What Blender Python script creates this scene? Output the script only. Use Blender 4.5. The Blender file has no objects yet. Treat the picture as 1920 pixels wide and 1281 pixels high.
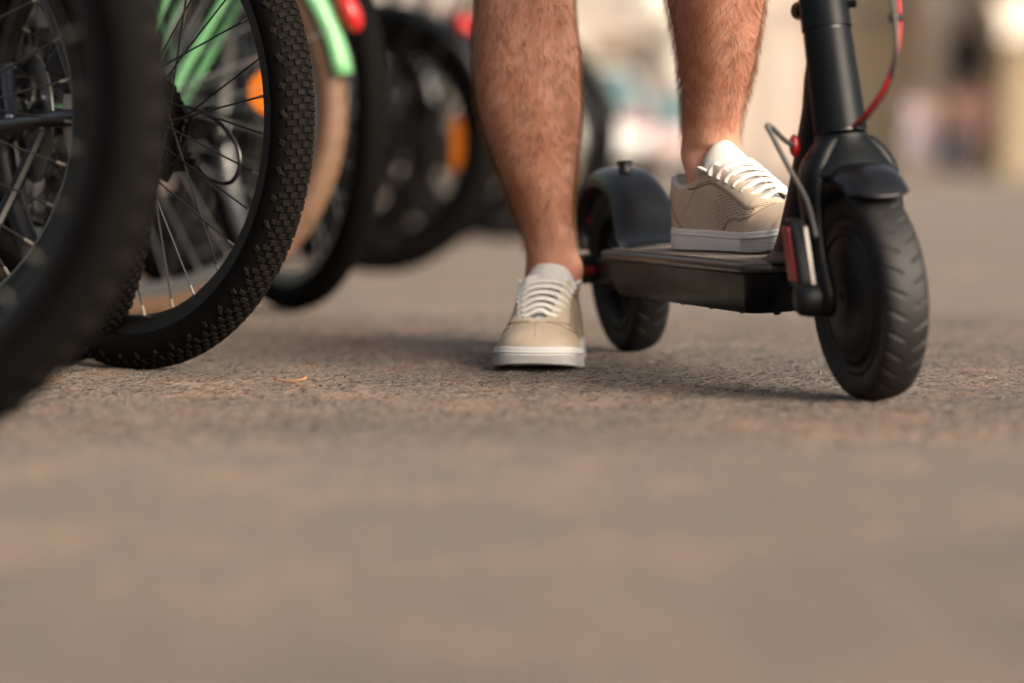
import bpy, bmesh, math, random
import numpy as np
from mathutils import Vector, Matrix, Euler
R_ = math.radians
PI = math.pi
random.seed(7)
rng = np.random.default_rng(11)
sc = bpy.context.scene
COL = sc.collection

# ------------------------------------------------------------ camera
CAMH = 0.239
cam_d = bpy.data.cameras.new('camera')
cam = bpy.data.objects.new('camera', cam_d)
COL.objects.link(cam)
cam.location = (0, 0, CAMH)
PITCH = 3.546
cam.rotation_euler = (R_(90 - PITCH), 0, 0)
cam_d.lens = 100
cam_d.sensor_width = 36
cam_d.clip_end = 3000
cam_d.clip_start = 0.05
cam_d.dof.use_dof = True
cam_d.dof.focus_distance = 3.17
cam_d.dof.aperture_fstop = 2.1
sc.camera = cam
# ------------------------------------------------------------ light
SUN_AZ = 47      # degrees to the right of the direction from the subject to the camera
SUN_EL = 27
w = bpy.data.worlds.new('World')
sc.world = w
w.use_nodes = True
nt = w.node_tree
sky = nt.nodes.new('ShaderNodeTexSky')
sky.sky_type = 'NISHITA'
sky.sun_disc = False
sdir = Vector((math.sin(R_(SUN_AZ)) * math.cos(R_(SUN_EL)), -math.cos(R_(SUN_AZ)) * math.cos(R_(SUN_EL)), math.sin(R_(SUN_EL))))
sky.sun_elevation = R_(SUN_EL)
sky.sun_rotation = math.atan2(sdir.x, sdir.y)
sky.air_density = 1.0
sky.dust_density = 7.0
sky.ozone_density = 0.6
bg = nt.nodes['Background']
hs = nt.nodes.new('ShaderNodeHueSaturation')
hs.inputs['Saturation'].default_value = .5
nt.links.new(sky.outputs[0], hs.inputs['Color'])
nt.links.new(hs.outputs[0], bg.inputs[0])
bg.inputs[1].default_value = 0.088
sl = bpy.data.lights.new('sun', 'SUN')
sl.energy = 2.15
sl.angle = R_(48)
sl.color = (1.0, 0.80, 0.60)
sun = bpy.data.objects.new('sun', sl)
COL.objects.link(sun)
sun.rotation_euler = sdir.to_track_quat('Z', 'Y').to_euler()
sun.location = (3, -6, 6)
sc.view_settings.view_transform = 'Standard'
sc.view_settings.look = 'None'
sc.view_settings.exposure = 0.92
sc.view_settings.gamma = 1
sc.render.engine = 'CYCLES'
sc.cycles.use_denoising = True
sc.cycles.max_bounces = 6
sc.cycles.sample_clamp_indirect = 6

# ------------------------------------------------------------ helpers
FPX = 5333.3
HAIRN = 21000


def P(px, py, d):
    """world point lying d metres in front of the camera along +Y, seen at photo pixel px, py"""
    cp, sp = math.cos(R_(PITCH)), math.sin(R_(PITCH))
    u = (px - 960) / FPX
    v = (640.5 - py) / FPX
    dy = cp + v * sp
    dz = -sp + v * cp
    return Vector((u / dy * d, d, CAMH + dz / dy * d))


class MB:
    def __init__(s):
        s.v = []
        s.f = []
        s.m = []

    def add(s, vs, fs, mi=0):
        o = len(s.v)
        s.v.extend([tuple(p) for p in vs])
        for f in fs:
            s.f.append([i + o for i in f])
            s.m.append(mi)
        return s

    def box(s, c, size, rot=None, mi=0, taper=1.0):
        hx, hy, hz = size[0] / 2, size[1] / 2, size[2] / 2
        vs = []
        for z in (-1, 1):
            t = taper if z > 0 else 1
            for x, y in ((-1, -1), (1, -1), (1, 1), (-1, 1)):
                p = Vector((x * hx * t, y * hy * t, z * hz))
                if rot is not None:
                    p = rot @ p
                vs.append(p + Vector(c))
        return s.add(vs, [(3, 2, 1, 0), (4, 5, 6, 7), (0, 1, 5, 4), (1, 2, 6, 5), (2, 3, 7, 6), (3, 0, 4, 7)], mi)

    def loft(s, rings, closed=True, cap=True, mi=0, wrap=False):
        n = len(rings[0])
        o = len(s.v)
        for r in rings:
            s.v.extend([tuple(p) for p in r])
        R = len(rings)
        rr = R if wrap else R - 1
        for i in range(rr):
            a = o + i * n
            b = o + ((i + 1) % R) * n
            for j in range(n if closed else n - 1):
                k = (j + 1) % n
                s.f.append([a + j, a + k, b + k, b + j])
                s.m.append(mi)
        if cap and not wrap and closed:
            s.f.append([o + j for j in range(n)][::-1])
            s.m.append(mi)
            s.f.append([o + (R - 1) * n + j for j in range(n)])
            s.m.append(mi)
        return s

    def tube(s, path, r, n=8, cap=True, mi=0, flat=1.0, up=None):
        path = [Vector(p) for p in path]
        N = len(path)
        rad = r if isinstance(r, (list, tuple)) else [r] * N
        rings = []
        t0 = (path[1] - path[0]).normalized()
        ref = Vector(up) if up else (Vector((0, 0, 1)) if abs(t0.z) < .9 else Vector((1, 0, 0)))
        nn = (ref - t0 * ref.dot(t0)).normalized()
        for i in range(N):
            if i == 0:
                t = t0
            elif i == N - 1:
                t = (path[i] - path[i - 1]).normalized()
            else:
                t = (path[i + 1] - path[i - 1]).normalized()
            if up:
                nn = Vector(up)
            nn = (nn - t * nn.dot(t)).normalized()
            b = t.cross(nn)
            rings.append([path[i] + (nn * math.cos(a) * flat + b * math.sin(a)) * rad[i] for a in [2 * PI * k / n for k in range(n)]])
        return s.loft(rings, mi=mi, cap=cap)

    def lathe(s, prof, c, seg=48, axis='y', mi=0, a0=0, a1=2 * PI, closedprof=False):
        """prof: list of (r, t) with t along the axis"""
        full = abs(a1 - a0 - 2 * PI) < 1e-6
        rings = []
        K = seg if full else seg + 1
        for k in range(K):
            a = a0 + (a1 - a0) * k / seg
            ca, sa = math.cos(a), math.sin(a)
            ring = []
            for r, t in prof:
                if axis == 'y':
                    ring.append((c[0] + r * ca, c[1] + t, c[2] + r * sa))
                elif axis == 'z':
                    ring.append((c[0] + r * ca, c[1] + r * sa, c[2] + t))
                else:
                    ring.append((c[0] + t, c[1] + r * ca, c[2] + r * sa))
            rings.append(ring)
        return s.loft(rings, closed=closedprof, cap=False, mi=mi, wrap=full)

    def ellipsoid(s, c, rad, nu=16, nv=10, mi=0, rot=None):
        rings = []
        for i in range(nv + 1):
            ph = PI * (i / nv) - PI / 2
            ph = max(min(ph, PI / 2 - .02), -PI / 2 + .02)
            ring = []
            for k in range(nu):
                a = 2 * PI * k / nu
                p = Vector((rad[0] * math.cos(ph) * math.cos(a), rad[1] * math.cos(ph) * math.sin(a), rad[2] * math.sin(ph)))
                if rot is not None:
                    p = rot @ p
                ring.append(p + Vector(c))
            rings.append(ring)
        return s.loft(rings, mi=mi)


def link(o, parent=None):
    COL.objects.link(o)
    if parent:
        o.parent = parent
    return o


def obj(name, mb, mats, parent=None, smooth=True, bevel=0, subsurf=0, solid=0, angle=40, norm=True):
    me = bpy.data.meshes.new(name)
    me.from_pydata(mb.v, [], mb.f)
    if not isinstance(mats, (list, tuple)):
        mats = [mats]
    for m in mats:
        me.materials.append(m)
    if len(mats) > 1:
        me.polygons.foreach_set('material_index', mb.m)
    if norm and len(mb.f) < 150000:
        bm = bmesh.new()
        bm.from_mesh(me)
        bmesh.ops.recalc_face_normals(bm, faces=bm.faces)
        bm.to_mesh(me)
        bm.free()
    if smooth:
        me.polygons.foreach_set('use_smooth', [True] * len(me.polygons))
        if angle < 180:
            try:
                me.set_sharp_from_angle(angle=R_(angle))
            except Exception:
                pass
    me.update()
    o = bpy.data.objects.new(name, me)
    link(o, parent)
    if solid:
        m = o.modifiers.new('thick', 'SOLIDIFY')
        m.thickness = solid
        m.offset = 0
    if bevel:
        m = o.modifiers.new('bevel', 'BEVEL')
        m.width = bevel
        m.segments = 2
        m.limit_method = 'ANGLE'
        m.angle_limit = R_(40)
    if subsurf:
        m = o.modifiers.new('sub', 'SUBSURF')
        m.levels = m.render_levels = subsurf
    return o


def tag(o, label=None, cat=None, group=None, kind=None):
    if label:
        o['label'] = label
    if cat:
        o['category'] = cat
    if group:
        o['group'] = group
    if kind:
        o['kind'] = kind
    return o


def empty(name, loc=(0, 0, 0), rot=(0, 0, 0), parent=None):
    o = bpy.data.objects.new(name, None)
    o.location = loc
    o.rotation_euler = rot
    o.empty_display_size = .1
    return link(o, parent)


def catmull(pts, k=6):
    pts = [Vector(p) for p in pts]
    out = []
    n = len(pts)
    for i in range(n - 1):
        p0, p1, p2, p3 = pts[max(i - 1, 0)], pts[i], pts[i + 1], pts[min(i + 2, n - 1)]
        for j in range(k):
            t = j / k
            out.append(0.5 * ((2 * p1) + (p2 - p0) * t + (2 * p0 - 5 * p1 + 4 * p2 - p3) * t * t + (3 * p1 - p0 - 3 * p2 + p3) * t ** 3))
    out.append(pts[-1])
    return out


def cmap(x, xs, ys):
    """smooth (Catmull-like, monotone enough) interpolation through a table"""
    if x <= xs[0]:
        return ys[0]
    if x >= xs[-1]:
        return ys[-1]
    for i in range(len(xs) - 1):
        if x <= xs[i + 1]:
            break
    t = (x - xs[i]) / (xs[i + 1] - xs[i])

    def sl_(j):
        if j <= 0 or j >= len(xs) - 1:
            a, b = (0, 1) if j <= 0 else (len(xs) - 2, len(xs) - 1)
            return (ys[b] - ys[a]) / (xs[b] - xs[a])
        return (ys[j + 1] - ys[j - 1]) / (xs[j + 1] - xs[j - 1])
    h = xs[i + 1] - xs[i]
    m0, m1 = sl_(i) * h, sl_(i + 1) * h
    return (2 * t ** 3 - 3 * t * t + 1) * ys[i] + (t ** 3 - 2 * t * t + t) * m0 + (-2 * t ** 3 + 3 * t * t) * ys[i + 1] + (t ** 3 - t * t) * m1


# ------------------------------------------------------------ materials
def mat(name, col, rough=.5, metal=0, var=0, vscale=20, bump=0, bscale=200, coat=0, sss=0, spec=.5, emit=0, bdist=.001, rvar=0, col2=None):
    m = bpy.data.materials.new(name)
    m.use_nodes = True
    n = m.node_tree
    b = n.nodes['Principled BSDF']
    b.inputs['Base Color'].default_value = (*col, 1)
    b.inputs['Roughness'].default_value = rough
    b.inputs['Metallic'].default_value = metal
    b.inputs['Specular IOR Level'].default_value = spec
    if coat:
        b.inputs['Coat Weight'].default_value = coat
        b.inputs['Coat Roughness'].default_value = .15
    if sss:
        b.inputs['Subsurface Weight'].default_value = sss
        b.inputs['Subsurface Radius'].default_value = (.012, .004, .002)
        b.inputs['Subsurface Scale'].default_value = 1
    tc = n.nodes.new('ShaderNodeTexCoord')
    if var:
        no = n.nodes.new('ShaderNodeTexNoise')
        no.inputs['Scale'].default_value = vscale
        no.inputs['Detail'].default_value = 5
        no.inputs['Roughness'].default_value = .6
        n.links.new(tc.outputs['Object'], no.inputs['Vector'])
        rp = n.nodes.new('ShaderNodeValToRGB')
        c2 = col2 or tuple(c * (1 - var) for c in col)
        rp.color_ramp.elements[0].position = .3
        rp.color_ramp.elements[0].color = (*c2, 1)
        rp.color_ramp.elements[1].position = .7
        rp.color_ramp.elements[1].color = (*[min(1, c * (1 + var * .6)) for c in col], 1)
        n.links.new(no.outputs['Fac'], rp.inputs['Fac'])
        n.links.new(rp.outputs['Color'], b.inputs['Base Color'])
        if rvar:
            mr = n.nodes.new('ShaderNodeMapRange')
            mr.inputs['To Min'].default_value = rough - rvar
            mr.inputs['To Max'].default_value = rough + rvar
            n.links.new(no.outputs['Fac'], mr.inputs['Value'])
            n.links.new(mr.outputs[0], b.inputs['Roughness'])
    if bump:
        n2 = n.nodes.new('ShaderNodeTexNoise')
        n2.inputs['Scale'].default_value = bscale
        n2.inputs['Detail'].default_value = 4
        n.links.new(tc.outputs['Object'], n2.inputs['Vector'])
        bp = n.nodes.new('ShaderNodeBump')
        bp.inputs['Strength'].default_value = bump
        bp.inputs['Distance'].default_value = bdist
        n.links.new(n2.outputs['Fac'], bp.inputs['Height'])
        n.links.new(bp.outputs['Normal'], b.inputs['Normal'])
    if emit:
        b.inputs['Emission Color'].default_value = (*col, 1)
        b.inputs['Emission Strength'].default_value = emit
    return m


M = {}
M['rubber'] = mat('rubber', (.0040, .0035, .0032), .8, spec=.12, var=.35, vscale=60, bump=.3, bscale=900, bdist=.0004, rvar=.1)
M['tread'] = mat('tread_rubber', (.012, .0098, .008), .85, spec=.15, var=.4, vscale=90, bump=.4, bscale=1200, bdist=.0005)
M['tan_rubber'] = mat('tan_rubber', (.21, .12, .072), .6, var=.2, vscale=20)
M['black_paint'] = mat('black_paint', (.006, .0065, .007), .32, var=.3, vscale=15, coat=.2)
M['scoot'] = mat('scooter_paint', (.006, .0075, .009), .36, spec=.18, var=.25, vscale=35, bump=.12, bscale=1800, bdist=.0002, rvar=.12)
M['scoot_plastic'] = mat('scooter_plastic', (.007, .0075, .0085), .48, spec=.35, var=.3, vscale=60, bump=.3, bscale=2500, bdist=.0002)
M['lip'] = mat('deck_lip', (.10, .098, .09), .32, metal=.7, var=.2, vscale=60)
M['mat'] = mat('deck_mat', (.24, .20, .17), .5, var=.35, vscale=50, bump=.3, bscale=1500, bdist=.0003)
M['steel'] = mat('steel', (.55, .54, .52), .28, metal=1, var=.2, vscale=80)
M['dark_steel'] = mat('dark_steel', (.04, .038, .037), .38, metal=.9, var=.3, vscale=80)
M['spoke'] = mat('spoke_steel', (.035, .033, .032), .45, metal=.5)
M['nipple'] = mat('nipple_brass', (.30, .27, .23), .5, metal=.6)
M['silver_spoke'] = mat('silver_spoke', (.5, .5, .48), .3, metal=.9)
M['rim_black'] = mat('rim_black', (.005, .005, .0055), .35, var=.3, vscale=40, coat=.3)
M['rim_silver'] = mat('rim_silver', (.38, .38, .37), .35, metal=.8)
M['mint'] = mat('mint_paint', (.25, .62, .29), .35, var=.08, vscale=8, coat=.4)
M['green'] = mat('green_paint', (.02, .22, .07), .35, var=.1, vscale=8, coat=.4)
M['navy'] = mat('navy_paint', (.015, .022, .034), .35, var=.2, vscale=10, coat=.3)
M['brown_paint'] = mat('brown_paint', (.14, .075, .05), .4, var=.2, vscale=10)
M['grey_paint'] = mat('grey_paint', (.16, .15, .14), .4, var=.2, vscale=10)
M['red'] = mat('red_plastic', (.36, .010, .014), .3, var=.1, vscale=30, coat=.4)
M['tail_red'] = mat('tail_red', (.62, .015, .015), .3, coat=.4)
M['red_cable'] = mat('red_cable', (.50, .012, .02), .35)
M['grey_cable'] = mat('grey_cable', (.07, .068, .066), .4)
M['orange'] = mat('orange_reflector', (.95, .25, .02), .35, var=.08, vscale=60, coat=.3)
M['cream'] = mat('cream_reflector', (.42, .32, .27), .3, coat=.4)
M['skin'] = None
M['far_skin'] = mat('far_skin', (.30, .18, .13), .6)
M['leather'] = mat('beige_leather', (.58, .475, .36), .5, var=.10, vscale=45, bump=.25, bscale=900, bdist=.0004, rvar=.06)
M['stitch'] = mat('stitching', (.22, .15, .09), .7)
M['perf'] = mat('perforation', (.07, .04, .03), .9)
M['lace'] = mat('white_lace', (.70, .68, .64), .75, bump=.6, bscale=1500, bdist=.0006)
M['lining'] = mat('white_lining', (.60, .59, .57), .8, var=.05, vscale=40, bump=.3, bscale=1200, bdist=.0004)
M['asphalt_black'] = mat('outsole_black', (.015, .014, .013), .8)
M['shorts'] = mat('shorts_cloth', (.16, .18, .22), .9, var=.2, vscale=30)
M['shirt'] = mat('shirt_cloth', (.6, .6, .6), .9, var=.1, vscale=30)
M['hairmat'] = mat('head_hair', (.05, .03, .02), .6)


def skin_material():
    m = mat('skin', (.50, .235, .145), .5, sss=.18, bump=.35, bscale=420, bdist=.0006)
    n = m.node_tree
    b = n.nodes['Principled BSDF']
    tc = [x for x in n.nodes if x.type == 'TEX_COORD'][0]
    no = n.nodes.new('ShaderNodeTexNoise')
    no.inputs['Scale'].default_value = 26
    no.inputs['Detail'].default_value = 6
    n.links.new(tc.outputs['Object'], no.inputs['Vector'])
    rp = n.nodes.new('ShaderNodeValToRGB')
    rp.color_ramp.elements[0].position = .32
    rp.color_ramp.elements[0].color = (.62, .275, .185, 1)
    rp.color_ramp.elements[1].position = .68
    rp.color_ramp.elements[1].color = (.78, .42, .31, 1)
    n.links.new(no.outputs['Fac'], rp.inputs['Fac'])
    n.links.new(rp.outputs['Color'], b.inputs['Base Color'])
    b.inputs['Roughness'].default_value = .48
    return m


M['skin'] = skin_material()


def hair_material():
    m = bpy.data.materials.new('body_hair')
    m.use_nodes = True
    n = m.node_tree
    b = n.nodes['Principled BSDF']
    b.inputs['Base Color'].default_value = (.09, .04, .02, 1)
    b.inputs['Roughness'].default_value = .45
    tr = n.nodes.new('ShaderNodeBsdfTranslucent')
    tr.inputs['Color'].default_value = (.9, .6, .36, 1)
    mx = n.nodes.new('ShaderNodeMixShader')
    mx.inputs['Fac'].default_value = .55
    n.links.new(b.outputs[0], mx.inputs[1])
    n.links.new(tr.outputs[0], mx.inputs[2])
    n.links.new(mx.outputs[0], n.nodes['Material Output'].inputs['Surface'])
    return m


M['hair'] = hair_material()


def sole_material():
    """white foxing; a fine raised diamond texture on the toe"""
    m = mat('white_sole', (.84, .82, .79), .55, var=.06, vscale=25)
    n = m.node_tree
    b = n.nodes['Principled BSDF']
    tc = [x for x in n.nodes if x.type == 'TEX_COORD'][0]
    sp = n.nodes.new('ShaderNodeSeparateXYZ')
    n.links.new(tc.outputs['Object'], sp.inputs[0])

    def mth(op, a, bb=None, v=None):
        q = n.nodes.new('ShaderNodeMath')
        q.operation = op
        n.links.new(a, q.inputs[0])
        if bb is not None:
            n.links.new(bb, q.inputs[1])
        if v is not None:
            q.inputs[1].default_value = v
        return q.outputs[0]
    k = 2 * PI / .0030
    a = mth('ADD', sp.outputs[0], sp.outputs[1])
    a1 = mth('SINE', mth('MULTIPLY', mth('ADD', a, sp.outputs[2]), v=k))
    a2 = mth('SINE', mth('MULTIPLY', mth('SUBTRACT', a, sp.outputs[2]), v=k))
    pr = mth('MULTIPLY', a1, a2)
    mask = mth('GREATER_THAN', sp.outputs[0], v=.205)
    mask2 = mth('LESS_THAN', sp.outputs[2], v=.0185)
    hgt = mth('MULTIPLY', mth('MULTIPLY', pr, mask), mask2)
    bp = n.nodes.new('ShaderNodeBump')
    bp.inputs['Strength'].default_value = 1
    bp.inputs['Distance'].default_value = .0009
    n.links.new(hgt, bp.inputs['Height'])
    n.links.new(bp.outputs['Normal'], b.inputs['Normal'])
    return m


M['sole'] = sole_material()


def ground_material():
    m = mat('asphalt', (.2, .2, .2), .62, spec=.4)
    n = m.node_tree
    b = n.nodes['Principled BSDF']
    tc = [x for x in n.nodes if x.type == 'TEX_COORD'][0]

    def noise(s, det=4, r=.6):
        q = n.nodes.new('ShaderNodeTexNoise')
        q.inputs['Scale'].default_value = s
        q.inputs['Detail'].default_value = det
        q.inputs['Roughness'].default_value = r
        n.links.new(tc.outputs['Object'], q.inputs['Vector'])
        return q.outputs['Fac']

    def ramp(f, p0, c0, p1, c1):
        r = n.nodes.new('ShaderNodeValToRGB')
        r.color_ramp.elements[0].position = p0
        r.color_ramp.elements[0].color = (*c0, 1)
        r.color_ramp.elements[1].position = p1
        r.color_ramp.elements[1].color = (*c1, 1)
        n.links.new(f, r.inputs['Fac'])
        return r.outputs['Color']

    def mix(a, bb, fac=None, mode='MULTIPLY', v=1.0):
        q = n.nodes.new('ShaderNodeMix')
        q.data_type = 'RGBA'
        q.blend_type = mode
        q.inputs['Factor'].default_value = v
        if fac is not None:
            n.links.new(fac, q.inputs['Factor'])
        n.links.new(a, q.inputs['A'])
        n.links.new(bb, q.inputs['B'])
        return q.outputs['Result']
    big = ramp(noise(2.2, 5), .35, (.042, .026, .018), .65, (.108, .073, .050))
    mid = mix(ramp(noise(30, 3), .35, (.55, .56, .56), .65, (1.35, 1.28, 1.24)), mix(ramp(noise(11, 3), .38, (.66, .69, .68), .62, (1.32, 1.24, 1.20)), ramp(noise(4.5, 2), .38, (.80, .82, .80), .62, (1.18, 1.12, 1.10))))
    vo = n.nodes.new('ShaderNodeTexVoronoi')
    vo.inputs['Scale'].default_value = 190
    n.links.new(tc.outputs['Object'], vo.inputs['Vector'])
    bw = n.nodes.new('ShaderNodeRGBToBW')
    n.links.new(vo.outputs['Color'], bw.inputs[0])
    gr = ramp(bw.outputs[0], .25, (.12, .13, .13), .75, (1.95, 1.8, 1.66))
    fin = ramp(noise(420, 2), .38, (.5, .5, .5), .62, (1.45, 1.42, 1.4))
    c = mix(mix(mix(big, mid), gr, v=.9), fin)
    # a darker patch with a ragged edge, under the scooter
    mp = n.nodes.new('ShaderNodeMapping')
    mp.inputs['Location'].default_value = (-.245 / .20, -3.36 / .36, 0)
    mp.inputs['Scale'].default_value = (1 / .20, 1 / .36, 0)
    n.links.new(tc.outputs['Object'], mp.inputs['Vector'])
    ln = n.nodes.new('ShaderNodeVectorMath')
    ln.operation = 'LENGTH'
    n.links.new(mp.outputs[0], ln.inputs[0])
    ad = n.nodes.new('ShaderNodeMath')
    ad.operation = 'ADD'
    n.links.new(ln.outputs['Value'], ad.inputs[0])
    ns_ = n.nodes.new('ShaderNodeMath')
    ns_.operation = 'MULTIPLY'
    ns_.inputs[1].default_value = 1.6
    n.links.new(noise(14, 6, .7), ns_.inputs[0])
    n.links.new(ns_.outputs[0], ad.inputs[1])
    dark_patch = ramp(ad.outputs[0], .0, (.22, .23, .22), 1, (1, 1, 1))
    q = dark_patch.node.color_ramp
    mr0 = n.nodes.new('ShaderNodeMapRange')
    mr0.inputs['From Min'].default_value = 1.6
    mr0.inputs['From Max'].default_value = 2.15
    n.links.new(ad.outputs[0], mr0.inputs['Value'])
    n.links.new(mr0.outputs[0], dark_patch.node.inputs['Fac'])
    c = mix(c, dark_patch)
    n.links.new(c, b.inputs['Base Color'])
    b.inputs['Sheen Weight'].default_value = .32
    b.inputs['Sheen Roughness'].default_value = .25
    b.inputs['Sheen Tint'].default_value = (1, .9, .8, 1)
    rr = n.nodes.new('ShaderNodeMapRange')
    rr.inputs['To Min'].default_value = .42
    rr.inputs['To Max'].default_value = .85
    n.links.new(noise(160, 3), rr.inputs['Value'])
    n.links.new(rr.outputs[0], b.inputs['Roughness'])
    bp = n.nodes.new('ShaderNodeBump')
    bp.inputs['Strength'].default_value = .8
    bp.inputs['Distance'].default_value = .0016
    n.links.new(vo.outputs['Distance'], bp.inputs['Height'])
    bp2 = n.nodes.new('ShaderNodeBump')
    bp2.inputs['Strength'].default_value = .6
    bp2.inputs['Distance'].default_value = .002
    n.links.new(noise(330, 3), bp2.inputs['Height'])
    n.links.new(bp.outputs['Normal'], bp2.inputs['Normal'])
    n.links.new(bp2.outputs['Normal'], b.inputs['Normal'])
    return m


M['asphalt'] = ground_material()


# ------------------------------------------------------------ ground
def vnoise(X, Y, cell, seed):
    g = np.random.default_rng(seed).random((512, 512))
    u = X / cell
    v = Y / cell
    iu = np.floor(u).astype(int)
    iv = np.floor(v).astype(int)
    fu = u - iu
    fv = v - iv
    fu = fu * fu * (3 - 2 * fu)
    fv = fv * fv * (3 - 2 * fv)
    a = g[iu % 512, iv % 512]
    b = g[(iu + 1) % 512, iv % 512]
    c = g[iu % 512, (iv + 1) % 512]
    d = g[(iu + 1) % 512, (iv + 1) % 512]
    return (a * (1 - fu) + b * fu) * (1 - fv) + (c * (1 - fu) + d * fu) * fv - .5


def build_ground():
    geo = [.9, 1, 1.2, 1.6, 2.4, 4, 8, 16, 32, 64, 128, 260, 500]
    xs = np.array([-g for g in geo[::-1]] + list(np.arange(-.88, .8801, .0021)) + geo)
    ys = np.array([-500, -200, -80, -30, -10, -4, -1, 0, .5, 1, 1.5, 2, 2.2] + list(np.arange(2.3, 4.8, .0050)) + [4.85, 5, 5.5, 6.2, 7.5, 9, 12, 16, 24, 36, 60, 100, 200, 400, 900])
    X, Y = np.meshgrid(xs, ys)
    Z = vnoise(X, Y, .0046, 1) * .0024 + vnoise(X, Y, .010, 2) * .0023 + vnoise(X, Y, .028, 3) * .0016 + vnoise(X, Y, .11, 4) * .0025
    fade = np.clip((Y - 2.3) / .3, 0, 1) * np.clip((4.8 - Y) / .5, 0, 1) * np.clip((.88 - np.abs(X)) / .1, 0, 1)
    Z = Z * fade - .0012
    ny, nx = X.shape
    co = np.stack([X, Y, Z], -1).reshape(-1, 3)
    i = np.arange(ny - 1)[:, None] * nx + np.arange(nx - 1)[None, :]
    q = np.stack([i, i + 1, i + nx + 1, i + nx], -1).reshape(-1, 4)
    me = bpy.data.meshes.new('ground')
    me.vertices.add(len(co))
    me.vertices.foreach_set('co', co.ravel())
    me.loops.add(q.size)
    me.loops.foreach_set('vertex_index', q.ravel().astype(np.int32))
    me.polygons.add(len(q))
    me.polygons.foreach_set('loop_start', np.arange(0, q.size, 4, dtype=np.int32))
    me.polygons.foreach_set('loop_total', np.full(len(q), 4, dtype=np.int32))
    me.polygons.foreach_set('use_smooth', [True] * len(q))
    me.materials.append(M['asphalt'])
    me.update(calc_edges=True)
    o = bpy.data.objects.new('ground', me)
    link(o)
    tag(o, kind='structure', label='rough beige brown asphalt street surface')


build_ground()

# ------------------------------------------------------------ buildings in the far background
M['st_grey'] = mat('grey_stucco', (.56, .49, .43), .9, var=.15, vscale=.5, bump=.2, bscale=20, bdist=.01)
M['st_pink'] = mat('pink_stucco', (.78, .67, .60), .9, var=.12, vscale=.5, bump=.2, bscale=20, bdist=.01)
M['st_ochre'] = mat('ochre_stucco', (.86, .73, .50), .9, var=.12, vscale=.5, bump=.2, bscale=20, bdist=.01)
M['st_taupe'] = mat('taupe_stucco', (.46, .40, .34), .9, var=.15, vscale=.5, bump=.2, bscale=20, bdist=.01)
M['st_olive'] = mat('olive_stucco', (.38, .31, .21), .9, var=.15, vscale=.5, bump=.2, bscale=20, bdist=.01)
M['trim'] = mat('stone_trim', (.52, .47, .42), .85, var=.1, vscale=2)
M['glass'] = mat('dark_glass', (.03, .035, .04), .08, spec=.8)
M['pale_wood'] = mat('pale_wood', (.34, .26, .19), .6, var=.2, vscale=4)
M['wood'] = mat('dark_wood', (.05, .04, .03), .5, var=.2, vscale=4)
M['roof'] = mat('roof_tile', (.25, .10, .06), .8, var=.3, vscale=3)
M['awning'] = mat('cream_awning', (.80, .72, .62), .8)


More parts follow.
